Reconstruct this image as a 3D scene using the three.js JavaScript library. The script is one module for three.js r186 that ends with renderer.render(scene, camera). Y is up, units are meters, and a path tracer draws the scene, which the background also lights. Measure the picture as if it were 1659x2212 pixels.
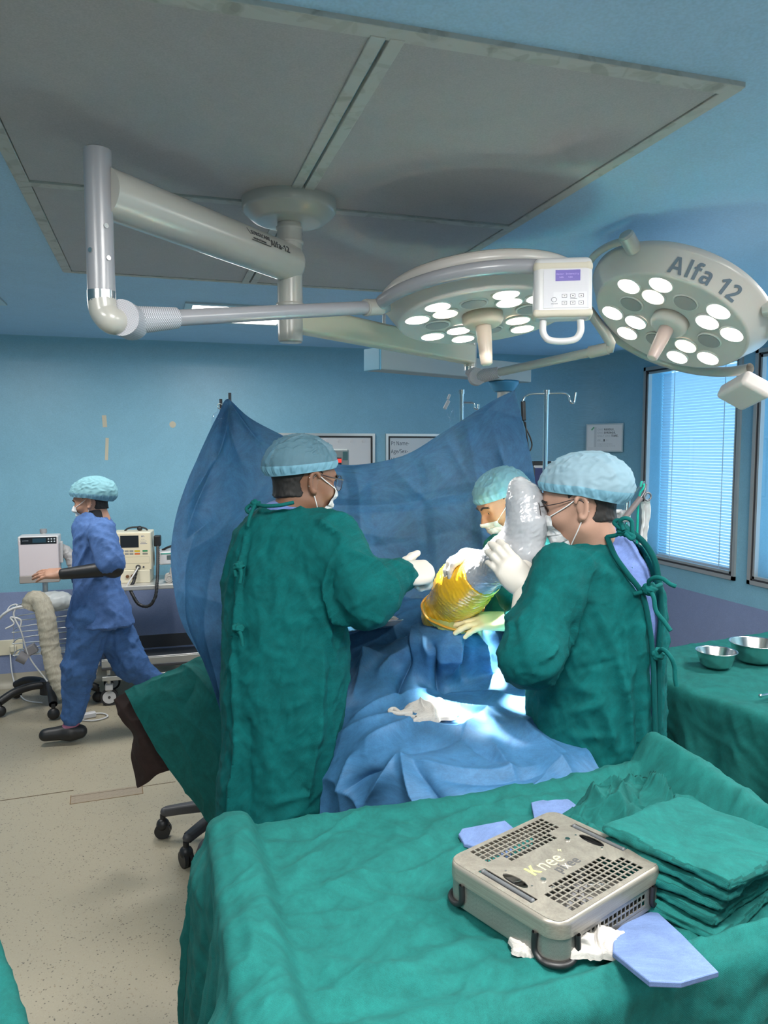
import * as THREE from 'three';
import { mergeGeometries, mergeVertices } from 'three/addons/utils/BufferGeometryUtils.js';
import { RoundedBoxGeometry } from 'three/addons/geometries/RoundedBoxGeometry.js';
import { TextGeometry } from 'three/addons/geometries/TextGeometry.js';
import { FontLoader } from 'three/addons/loaders/FontLoader.js';
import { RectAreaLightUniformsLib } from 'three/addons/lights/RectAreaLightUniformsLib.js';
import { createNoise3D } from 'simplex-noise';

// ---------------------------------------------------------------- camera, sky, exposure
const scene = new THREE.Scene();
const camera = new THREE.PerspectiveCamera(67.99, 1659 / 2212, 0.05, 60);
camera.position.set(0, 1.7, 0);
camera.lookAt(0.28680, 1.61735, -0.95441);
scene.add(camera);
const renderer = new THREE.WebGLRenderer({ antialias: true });
renderer.toneMapping = THREE.LinearToneMapping;
renderer.toneMappingExposure = 2.3;
renderer.shadowMap.enabled = true;
RectAreaLightUniformsLib.init();
scene.background = new THREE.Color().setRGB(0.50, 1.02, 1.5);   // bright overcast daylight outside the blinds

// ---------------------------------------------------------------- helpers
const V = (x, y, z) => new THREE.Vector3(x, y, z);
const VA = (a) => new THREE.Vector3(a[0], a[1], a[2]);
let seedState = 7;
const rnd = () => { seedState = (seedState + 0x6d2b79f5) | 0; let t = Math.imul(seedState ^ (seedState >>> 15), 1 | seedState); t = (t + Math.imul(t ^ (t >>> 7), 61 | t)) ^ t; return ((t ^ (t >>> 14)) >>> 0) / 4294967296; };
const rr = (a, b) => a + (b - a) * rnd();
const noise3 = createNoise3D(rnd), noiseB = createNoise3D(rnd), noiseC = createNoise3D(rnd);
const clamp = (x, a = 0, b = 1) => Math.min(b, Math.max(a, x));
const mix = (a, b, t) => a + (b - a) * t;
const sstep = (a, b, x) => { const t = clamp((x - a) / (b - a)); return t * t * (3 - 2 * t); };
const taken = new Map();
function numbered(name) { const n = taken.get(name) ?? 0; taken.set(name, n + 1); return n ? name + '_' + String(n).padStart(3, '0') : name; }
function shadows(o) { o.castShadow = true; o.receiveShadow = true; return o; }
function tag(o, label, category, group) { o.userData.label = label; if (category) o.userData.category = category; if (group) o.userData.group = group; return o; }
function thing(name, label, category, pos = [0, 0, 0], turn = 0, group) {
  const g = new THREE.Group(); g.name = numbered(name); g.position.set(...pos); g.rotation.y = turn; scene.add(g);
  return tag(g, label, category, group);
}
function part(parent, name, geo, mat, label) {
  const m = shadows(new THREE.Mesh(geo, mat)); m.name = name; parent.add(m); if (label) m.userData.label = label; return m;
}
function single(name, geo, mat, label, category, group) {
  const m = shadows(new THREE.Mesh(geo, mat)); m.name = numbered(name); scene.add(m); return tag(m, label, category, group);
}
function struct(name, geo, mat, label) {
  const m = shadows(new THREE.Mesh(geo, mat)); m.name = name; scene.add(m); m.userData.kind = 'structure'; m.userData.label = label; return m;
}
const norm = (g) => { let n = g.index ? g.toNonIndexed() : g; if (!n.attributes.uv) n.setAttribute('uv', new THREE.BufferAttribute(new Float32Array(n.attributes.position.count * 2), 2)); for (const k of Object.keys(n.attributes)) if (!['position', 'normal', 'uv'].includes(k)) n.deleteAttribute(k); return n; };
const merge = (...gs) => mergeGeometries(gs.flat().map(norm));
const xf = (g, x, y, z, rx = 0, ry = 0, rz = 0) => { g.rotateX(rx); g.rotateY(ry); g.rotateZ(rz); g.translate(x, y, z); return g; };
const box = (w, h, d, x = 0, y = 0, z = 0, rx = 0, ry = 0, rz = 0) => xf(new THREE.BoxGeometry(w, h, d), x, y, z, rx, ry, rz);
const rbox = (w, h, d, r, x = 0, y = 0, z = 0, rx = 0, ry = 0, rz = 0) => xf(new RoundedBoxGeometry(w, h, d, 3, Math.min(r, w / 2.01, h / 2.01, d / 2.01)), x, y, z, rx, ry, rz);
const cyl = (r0, r1, h, x = 0, y = 0, z = 0, rx = 0, ry = 0, rz = 0, n = 32) => xf(new THREE.CylinderGeometry(r1, r0, h, n), x, y, z, rx, ry, rz);
const sph = (r, x = 0, y = 0, z = 0, sx = 1, sy = 1, sz = 1) => { const g = new THREE.SphereGeometry(r, 24, 16); g.scale(sx, sy, sz); g.translate(x, y, z); return g; };
const lathe = (pts, n = 48) => new THREE.LatheGeometry(pts.map((p) => new THREE.Vector2(p[0], p[1])), n);
const tube = (pts, r, seg = 40, n = 12, closed = false) => new THREE.TubeGeometry(new THREE.CatmullRomCurve3(pts.map((p) => (p.isVector3 ? p : VA(p))), closed, 'centripetal'), seg, r, n, closed);
function rod(a, b, r0, r1 = r0, n = 20) {   // closed cylinder between two points
  const A = a.isVector3 ? a : VA(a), B = b.isVector3 ? b : VA(b), L = A.distanceTo(B);
  const g = new THREE.CylinderGeometry(r1, r0, L, n); g.translate(0, L / 2, 0);
  g.applyQuaternion(new THREE.Quaternion().setFromUnitVectors(V(0, 1, 0), B.clone().sub(A).normalize())); g.translate(A.x, A.y, A.z); return g;
}
const col = (r, g, b) => new THREE.Color().setRGB(r, g, b);
const std = (c, rough = 0.6, metal = 0, extra = {}) => new THREE.MeshPhysicalMaterial({ color: c, roughness: rough, metalness: metal, ...extra });
function canvasTex(w, h, draw, srgb = true) {
  const c = document.createElement('canvas'); c.width = w; c.height = h; draw(c.getContext('2d'), w, h);
  const t = new THREE.CanvasTexture(c); if (srgb) t.colorSpace = THREE.SRGBColorSpace; t.magFilter = THREE.LinearFilter; return t;
}
function tiled(t, rx, ry) { t.wrapS = t.wrapT = THREE.RepeatWrapping; t.repeat.set(rx, ry); return t; }
function boxUV(g) {   // uv in metres from the face direction
  const n = g.index ? g.toNonIndexed() : g, p = n.attributes.position, m = n.attributes.normal, uv = new Float32Array(p.count * 2);
  for (let i = 0; i < p.count; i++) {
    const ax = Math.abs(m.getX(i)), ay = Math.abs(m.getY(i)), az = Math.abs(m.getZ(i));
    if (ay >= ax && ay >= az) { uv[2 * i] = p.getX(i); uv[2 * i + 1] = p.getZ(i); } else if (ax >= az) { uv[2 * i] = p.getZ(i); uv[2 * i + 1] = p.getY(i); } else { uv[2 * i] = p.getX(i); uv[2 * i + 1] = p.getY(i); }
  }
  n.setAttribute('uv', new THREE.BufferAttribute(uv, 2)); return n;
}
// quad strip surface from a function (u, v in 0..1) -> Vector3
function surf(fn, nu, nv, su = 1, sv = 1) {
  const pos = new Float32Array((nu + 1) * (nv + 1) * 3), uv = new Float32Array((nu + 1) * (nv + 1) * 2), idx = [];
  for (let j = 0, k = 0; j <= nv; j++) for (let i = 0; i <= nu; i++, k++) {
    const p = fn(i / nu, j / nv); pos[3 * k] = p.x; pos[3 * k + 1] = p.y; pos[3 * k + 2] = p.z; uv[2 * k] = (i / nu) * su; uv[2 * k + 1] = (j / nv) * sv;
    if (i < nu && j < nv) { const a = k, b = k + 1, c = k + nu + 1, d = c + 1; idx.push(a, c, b, b, c, d); }
  }
  const g = new THREE.BufferGeometry(); g.setAttribute('position', new THREE.BufferAttribute(pos, 3)); g.setAttribute('uv', new THREE.BufferAttribute(uv, 2)); g.setIndex(idx); g.computeVertexNormals(); return g;
}
const font = await new FontLoader().loadAsync('fonts/droid/droid_sans_bold.typeface.json');
const fontR = await new FontLoader().loadAsync('fonts/droid/droid_sans_regular.typeface.json');
function textGeo(s, size, depth = 0.0006, f = font) { const g = new TextGeometry(s, { font: f, size, depth, curveSegments: 4, bevelEnabled: false }); g.computeBoundingBox(); return g; }

// grain textures (tone only)
function grainTex(n, amp, blotch) {
  const data = new Uint8Array(n * n * 4);
  for (let y = 0; y < n; y++) for (let x = 0; x < n; x++) {
    const a = (x / n) * Math.PI * 2, b = (y / n) * Math.PI * 2;
    const lo = noise3(Math.cos(a) * 1.1, Math.sin(a) * 1.1 + Math.cos(b) * 1.1, Math.sin(b) * 1.1);
    const md = noiseB(Math.cos(a) * 4, Math.sin(a) * 4 + Math.cos(b) * 4, Math.sin(b) * 4);
    const v = clamp(1 - amp * rnd() - blotch * (0.5 + 0.3 * lo + 0.2 * md)) * 255, o = (y * n + x) * 4;
    data[o] = data[o + 1] = data[o + 2] = v; data[o + 3] = 255;
  }
  const t = new THREE.DataTexture(data, n, n); t.magFilter = THREE.LinearFilter; t.colorSpace = THREE.SRGBColorSpace; t.wrapS = t.wrapT = THREE.RepeatWrapping; t.needsUpdate = true; return t;
}
function weaveTex(n, period) {   // woven cloth relief
  const data = new Uint8Array(n * n * 4);
  for (let y = 0; y < n; y++) for (let x = 0; x < n; x++) {
    const v = clamp(0.5 + 0.2 * Math.sin((x * 2 * Math.PI) / period) * Math.sin((y * 2 * Math.PI) / period) + 0.5 * (rnd() - 0.5)) * 255, o = (y * n + x) * 4;
    data[o] = data[o + 1] = data[o + 2] = v; data[o + 3] = 255;
  }
  const t = new THREE.DataTexture(data, n, n); t.magFilter = THREE.LinearFilter; t.wrapS = t.wrapT = THREE.RepeatWrapping; t.needsUpdate = true; return t;
}
const fineGrain = grainTex(512, 0.07, 0.035), cottonTone = grainTex(512, 0.14, 0.16), weave = weaveTex(256, 8);
const rep = (t, k) => { const c = t.clone(); c.repeat.set(k, k); c.needsUpdate = true; return c; };

// ---------------------------------------------------------------- materials
const M = {
  wallUpper: std(col(0.235, 0.49, 0.63), 0.42, 0, { map: rep(fineGrain, 0.7) }),
  wallLower: std(col(0.25, 0.31, 0.50), 0.42, 0, { map: rep(fineGrain, 0.7) }),
  ceilingPaint: std(col(0.43, 0.67, 0.90), 0.5, 0, { map: rep(fineGrain, 0.5) }),
  panelGrey: std(col(0.47, 0.43, 0.425), 0.55, 0, { map: rep(fineGrain, 0.8) }),
  alu: std(col(0.62, 0.62, 0.60), 0.38, 0.85),
  steel: std(col(0.66, 0.66, 0.64), 0.22, 1),
  chrome: std(col(0.78, 0.78, 0.78), 0.1, 1),
  lampWhite: std(col(0.43, 0.415, 0.375), 0.28, 0, { clearcoat: 0.35, clearcoatRoughness: 0.2 }),
  lampGrey: std(col(0.30, 0.30, 0.32), 0.3, 0, { clearcoat: 0.3, clearcoatRoughness: 0.25 }),
  whitePlastic: std(col(0.58, 0.57, 0.57), 0.35),
  cream: std(col(0.72, 0.66, 0.50), 0.45),
  black: std(col(0.014, 0.014, 0.015), 0.45),
  darkGrey: std(col(0.06, 0.06, 0.065), 0.45),
  midGrey: std(col(0.25, 0.25, 0.26), 0.5),
  rubber: std(col(0.02, 0.02, 0.022), 0.75),
  green: std(col(0.009, 0.160, 0.145), 0.88, 0, { specularIntensity: 0.5, map: rep(cottonTone, 3), bumpMap: rep(weave, 9), bumpScale: 0.0006, sheen: 0.12, sheenColor: col(0.2, 0.7, 0.6), sheenRoughness: 0.6, side: THREE.DoubleSide }),
  gown: std(col(0.0008, 0.118, 0.118), 0.9, 0, { specularIntensity: 0.35, map: rep(cottonTone, 3), bumpMap: rep(weave, 9), bumpScale: 0.0006, side: THREE.DoubleSide }),
  greenLight: std(col(0.002, 0.13, 0.125), 0.88, 0, { specularIntensity: 0.4, map: rep(cottonTone, 3), side: THREE.DoubleSide }),
  blue: std(col(0.055, 0.188, 0.38), 0.55, 0, { specularIntensity: 0.6, map: rep(cottonTone, 3), bumpMap: rep(weave, 9), bumpScale: 0.0003, side: THREE.DoubleSide }),
  blueSheet: std(col(0.16, 0.25, 0.50), 0.75, 0, { map: rep(cottonTone, 3), side: THREE.DoubleSide }),
  scrub: std(col(0.16, 0.25, 0.58), 0.85, 0, { map: rep(cottonTone, 4), side: THREE.DoubleSide }),
  glove: std(col(0.52, 0.485, 0.43), 0.5, 0, { sheen: 0.1 }),
  maskWhite: std(col(0.68, 0.68, 0.68), 0.85, 0, { side: THREE.DoubleSide }),
  gauze: std(col(0.60, 0.57, 0.53), 0.95, 0, { map: rep(cottonTone, 6), side: THREE.DoubleSide }),
  hair: std(col(0.012, 0.010, 0.009), 0.6),
  eyeWhite: std(col(0.50, 0.46, 0.42), 0.25),
  iris: std(col(0.015, 0.008, 0.005), 0.1),
  clearPlastic: new THREE.MeshPhysicalMaterial({ color: col(0.95, 0.97, 1), roughness: 0.08, transmission: 1, thickness: 0, ior: 1.4 }),
};
// ---------------------------------------------------------------- the room
const XR = 3.66, XL = -3.2, ZB = -5.87, ZF = 2.6, HC = 2.47, HW = 0.686;
{
  const W = XR - XL, D = ZF - ZB;
  const ft = canvasTex(1024, 1024, (c, w, h) => {
    c.fillStyle = 'rgb(160,151,130)'; c.fillRect(0, 0, w, h);
    for (let i = 0; i < 26000; i++) { const v = Math.floor(rr(132, 180)); c.fillStyle = `rgba(${v},${v - 8},${v - 26},0.35)`; c.fillRect(rr(0, w), rr(0, h), rr(1, 4), rr(1, 4)); }
    for (let i = 0; i < 3000; i++) {
      const x = rr(0, w), y = rr(0, h), s = rr(1.0, 2.7), t = rnd(), cl = noise3(x * 0.012, y * 0.012, 3);
      if (cl < -0.1 && rnd() < 0.6) continue;
      c.fillStyle = t < 0.75 ? `rgba(62,58,52,${rr(0.35, 0.8)})` : `rgba(128,110,84,${rr(0.3, 0.6)})`;
      c.beginPath(); c.ellipse(x, y, s * rr(0.7, 1.7), s, rr(0, 3.1), 0, 7); c.fill();
    }
    for (let i = 0; i < 22; i++) { const x = rr(0, w), y = rr(0, h); for (let k = 0; k < 40; k++) { c.fillStyle = `rgba(90,84,74,${rr(0.1, 0.35)})`; c.beginPath(); c.arc(x + rr(-16, 16) + rr(-12, 12), y + rr(-16, 16), rr(0.6, 2), 0, 7); c.fill(); } }
  });
  const floor = struct('floor', boxUV(box(W + 0.4, 0.1, D + 0.4, (XL + XR) / 2, -0.05, (ZB + ZF) / 2)), std(0xffffff, 0.42, 0, { map: tiled(ft, 1.05, 1.05) }), 'beige speckled vinyl floor');
  part(floor, 'seam', merge(box(0.66, 0.0012, 0.005, -0.76, 0.0006, -3.938, 0, 0.06), box(0.5, 0.0012, 0.004, -0.19, 0.0006, -3.898, 0, 0.06), box(1.2, 0.0012, 0.003, -1.6, 0.0006, -3.99, 0, 0.06)), std(col(0.11, 0.075, 0.04), 0.8), 'dark brown seam line');
  part(floor, 'repair_patch', box(0.335, 0.0011, 0.10, -0.268, 0.00055, -3.86, 0, 0.06), std(col(0.43, 0.35, 0.255), 0.5, 0, { map: rep(cottonTone, 3) }), 'tan patch strip on the floor');
  part(floor, 'patch_edge', merge(box(0.335, 0.0013, 0.004, -0.265, 0.00065, -3.811, 0, 0.06), box(0.004, 0.0013, 0.1, -0.434, 0.00065, -3.85, 0, 0.06), box(0.004, 0.0013, 0.1, -0.101, 0.00065, -3.87, 0, 0.06)), std(col(0.19, 0.12, 0.055), 0.8));
  // ceiling with recessed filter panels
  const ceil = struct('ceiling', boxUV(box(W + 0.4, 0.12, D + 0.4, (XL + XR) / 2, HC + 0.06, (ZB + ZF) / 2)), M.ceilingPaint, 'light blue painted ceiling');
  const px = [-0.35, 0.432, 1.20], pz = [-1.39, -2.45, -3.60];
  for (let i = 0; i < 2; i++) for (let j = 0; j < 2; j++) {
    const w = px[i + 1] - px[i] - 0.05, d = pz[j] - pz[j + 1] - 0.05;
    part(ceil, 'filter_panel', boxUV(rbox(w, 0.012, d, 0.003, (px[i] + px[i + 1]) / 2, HC - 0.002, (pz[j] + pz[j + 1]) / 2)), M.panelGrey, 'flat grey ceiling filter panel');
  }
  const strip = std(col(0.5, 0.49, 0.46), 0.6, 0, { map: canvasTex(512, 512, (c, w, h) => {
    c.fillStyle = '#fff'; c.fillRect(0, 0, w, h);
    for (let i = 0; i < 900; i++) { const v = Math.floor(rr(60, 190)); c.fillStyle = `rgba(${v + 50},${v + 44},${v + 32},${rr(0.04, 0.2)})`; c.beginPath(); c.ellipse(rr(0, w), rr(0, h), rr(1, 26), rr(1, 9), rr(0, 3), 0, 7); c.fill(); }
  }) });
  strip.map.wrapS = strip.map.wrapT = THREE.RepeatWrapping;
  const S = (x0, x1, z0, z1, t) => part(ceil, 'panel_frame', boxUV(rbox(x1 - x0, t, z0 - z1, 0.002, (x0 + x1) / 2, HC - 0.004, (z0 + z1) / 2)), strip, 'scuffed off-white joint strip');
  S(px[0] - 0.01, px[2] + 0.01, pz[0] + 0.012, pz[0] - 0.03, 0.014); S(px[0] - 0.008, px[2] + 0.008, pz[2] + 0.022, pz[2] - 0.008, 0.014);
  S(px[0] - 0.012, px[0] + 0.024, pz[0], pz[2], 0.0145); S(px[2] - 0.024, px[2] + 0.012, pz[0], pz[2], 0.0145);
  S(px[1] - 0.034, px[1] - 0.004, pz[0] - 0.02, pz[2], 0.018); S(px[1] + 0.004, px[1] + 0.034, pz[0] - 0.02, pz[2], 0.018);
  S(px[0], px[1] - 0.036, pz[1] + 0.018, pz[1] - 0.018, 0.017); S(px[1] + 0.036, px[2], pz[1] + 0.018, pz[1] - 0.018, 0.017);
  // walls
  const wb = struct('wall_back', boxUV(box(W + 0.6, HC + 0.2, 0.15, (XL + XR) / 2, HC / 2, ZB - 0.075)), M.wallUpper, 'light blue back wall');
  part(wb, 'wainscot', boxUV(box(W, HW, 0.003, (XL + XR) / 2, HW / 2, ZB + 0.0005)), M.wallLower, 'violet-blue painted lower wall band');
  const wl = struct('wall_left', boxUV(box(0.15, HC + 0.2, D + 0.3, XL - 0.075, HC / 2, (ZB + ZF) / 2)), M.wallUpper, 'light blue left wall');
  part(wl, 'wainscot', boxUV(box(0.003, HW, D, XL + 0.0005, HW / 2, (ZB + ZF) / 2)), M.wallLower, 'violet-blue painted lower wall band');
  const wf = struct('wall_front', boxUV(box(W + 0.6, HC + 0.2, 0.15, (XL + XR) / 2, HC / 2, ZF + 0.075)), M.wallUpper, 'light blue wall behind the photographer');
  part(wf, 'wainscot', boxUV(box(W, HW, 0.003, (XL + XR) / 2, HW / 2, ZF - 0.0005)), M.wallLower, 'violet-blue painted lower wall band');
  // right wall with two window openings
  const win = [[-5.10, -4.12], [-3.95, -2.95]], y0 = 0.86, y1 = 2.30, T = 0.22, cx = XR + T / 2;
  const seg = (z0, z1, a, b) => box(T, b - a, z1 - z0, cx, (a + b) / 2, (z0 + z1) / 2);
  const wr = struct('wall_right', boxUV(merge(seg(ZB - 0.2, win[0][0], 0, HC + 0.1), seg(win[0][1], win[1][0], 0, HC + 0.1), seg(win[1][1], ZF + 0.2, 0, HC + 0.1), seg(win[0][0], win[0][1], 0, y0), seg(win[0][0], win[0][1], y1, HC + 0.1), seg(win[1][0], win[1][1], 0, y0), seg(win[1][0], win[1][1], y1, HC + 0.1))), M.wallUpper, 'light blue wall with two blinded windows');
  part(wr, 'wainscot', boxUV(box(0.003, HW, D, XR - 0.0005, HW / 2, (ZB + ZF) / 2)), M.wallLower, 'violet-blue painted lower wall band');
  // rounded corner and coves, swept along back wall, corner, right wall
  const R = 0.7, path = [];
  path.push([XL, ZB, 0, 1]); path.push([XR - R, ZB, 0, 1]);
  for (let i = 0; i <= 16; i++) { const a = (i / 16) * Math.PI / 2; path.push([XR - R + R * Math.sin(a), ZB + R - R * Math.cos(a), -Math.sin(a), Math.cos(a)]); }
  path.push([XR, ZF, -1, 0]);
  const sweep = (pts, prof) => {
    const n = pts.length, g = surf((u, v) => { const p = pts[Math.round(u * (n - 1))], q = prof[Math.round(v * (prof.length - 1))]; return V(p[0] + p[2] * q[0], q[1], p[1] + p[3] * q[0]); }, n - 1, prof.length - 1);
    const P = g.attributes.position, uv = g.attributes.uv; for (let i = 0; i < P.count; i++) uv.setXY(i, P.getX(i) - P.getZ(i), P.getY(i)); return g;
  };
  const dbl = (m) => { const c = m.clone(); c.side = THREE.DoubleSide; return c; };
  const wc = struct('wall_corner', sweep(path.slice(1, -1), [[0, 0], [0, HC]]), dbl(M.wallUpper), 'rounded light blue corner of the room');
  part(wc, 'wainscot', sweep(path.slice(1, -1), [[0.002, 0], [0.002, HW]]), dbl(M.wallLower), 'violet-blue painted lower wall band');
  const arc = [], r = 0.16; for (let i = 0; i <= 10; i++) { const a = (i / 10) * Math.PI / 2; arc.push([r - r * Math.cos(a), HC - r + r * Math.sin(a)]); }
  struct('trim_1', sweep(path, arc), dbl(M.wallUpper), 'curved cove between wall and ceiling');
  const arc2 = [[0.004, 0.10]]; for (let i = 0; i <= 6; i++) { const a = (i / 6) * Math.PI / 2; arc2.push([0.004 + 0.05 - 0.05 * Math.cos(a), 0.05 - 0.05 * Math.sin(a) + 0.001]); }
  struct('trim_2', sweep(path, arc2), std(col(0.42, 0.385, 0.31), 0.45, 0, { side: THREE.DoubleSide }), 'beige vinyl cove at the foot of the walls');
  // windows: frame, glass, blind
  const frameM = std(col(0.50, 0.50, 0.48), 0.4, 0.6), gapM = std(col(0.035, 0.035, 0.04), 0.6);
  const slatM = std(col(0.62, 0.74, 0.82), 0.45, 0, { transmission: 0.25, thickness: 0, side: THREE.DoubleSide }), cordM = std(col(0.85, 0.88, 0.9), 0.7, 0, { transmission: 0.3, thickness: 0 });
  win.forEach(([z0, z1], k) => {
    const w = new THREE.Group(); w.name = 'window_' + (k + 1); scene.add(w); w.userData.kind = 'structure'; w.userData.label = k ? 'blinded window further from the rounded corner' : 'blinded window next to the rounded corner';
    const fr = (a, b, c, d, t, x) => [box(t, d - c, b - a, x, (c + d) / 2, (a + b) / 2)];
    const ring = (o, t, x, wd) => merge(fr(z0 - o, z0 - o + wd, y0 - o, y1 + o, t, x), fr(z1 + o - wd, z1 + o, y0 - o, y1 + o, t, x), fr(z0 - o, z1 + o, y0 - o, y0 - o + wd, t, x), fr(z0 - o, z1 + o, y1 + o - wd, y1 + o, t, x));
    part(w, 'window_frame', ring(0.028, 0.02, XR - 0.006, 0.026), frameM, 'brushed aluminium window frame');
    part(w, 'gasket', ring(0.004, 0.03, XR + 0.005, 0.014), gapM, 'black rubber gasket');
    part(w, 'inner_frame', ring(-0.01, 0.03, XR + 0.008, 0.016), frameM);
    part(w, 'pane', box(0.004, y1 - y0 - 0.03, z1 - z0 - 0.03, XR + 0.012, (y0 + y1) / 2, (z0 + z1) / 2), new THREE.MeshPhysicalMaterial({ color: 0xffffff, transmission: 1, thickness: 0, roughness: 0.02 }), 'clear window glass');
    const sg = surf((u, v) => V((v - 0.5) * 0.024, 0.0028 * Math.sin(v * Math.PI), (u - 0.5) * (z1 - z0 - 0.012)), 1, 4), N = 66;
    for (let i = 0; i < N; i++) { const s = part(w, 'slat', sg, slatM); s.position.set(XR + 0.14, y0 + 0.012 + (i + 0.5) * (y1 - y0 - 0.03) / N, (z0 + z1) / 2); s.rotation.z = -0.93; }
    for (const t of [0.17, 0.72]) part(w, 'blind_cord', box(0.003, y1 - y0, 0.006, XR + 0.122, (y0 + y1) / 2, mix(z0, z1, t)), cordM, 'white blind ladder cord');
    part(w, 'bottom_rail', rbox(0.025, 0.014, z1 - z0 - 0.014, 0.004, XR + 0.14, y0 + 0.008, (z0 + z1) / 2), M.whitePlastic);
  });
  // recessed ceiling lights
  const lm = new THREE.MeshStandardMaterial({ color: 0xffffff, emissive: col(1, 0.985, 0.95), emissiveIntensity: 3.2 });
  const lamp = (x, z, label, power, w = 0.6, d = 0.6) => {
    const t = thing('ceiling_light', label, 'light', [x, HC, z]);
    part(t, 'frame', merge(box(w, 0.012, 0.04, 0, -0.004, d / 2 - 0.02), box(w, 0.012, 0.04, 0, -0.004, -d / 2 + 0.02), box(0.04, 0.012, d - 0.08, w / 2 - 0.02, -0.004, 0), box(0.04, 0.012, d - 0.08, -w / 2 + 0.02, -0.004, 0)), M.alu, 'brushed metal frame');
    part(t, 'diffuser', box(w - 0.08, 0.006, d - 0.08, 0, -0.003, 0), lm, 'glowing white diffuser');
    const l = new THREE.RectAreaLight(col(1, 0.985, 0.95), power, w - 0.08, d - 0.08); l.position.set(0, -0.014, 0); l.rotation.x = -Math.PI / 2; t.add(l);
  };
  lamp(0.47, -4.48, 'square ceiling light partly hidden behind the lamp spring arm', 12);
  lamp(-1.035, -4.22, 'square ceiling light nearer the left wall', 12);
  lamp(-1.0, -0.5, 'square ceiling light above the left green table', 20);
  lamp(0.5, -0.62, 'square ceiling light above the instrument trolley', 26);
  lamp(1.9, -0.72, 'square ceiling light right of the instrument trolley', 22);
  lamp(0.3, 1.4, 'square ceiling light behind the photographer', 14);
  lamp(2.95, -2.0, 'square ceiling light above the table by the window wall', 20);
}
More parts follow.
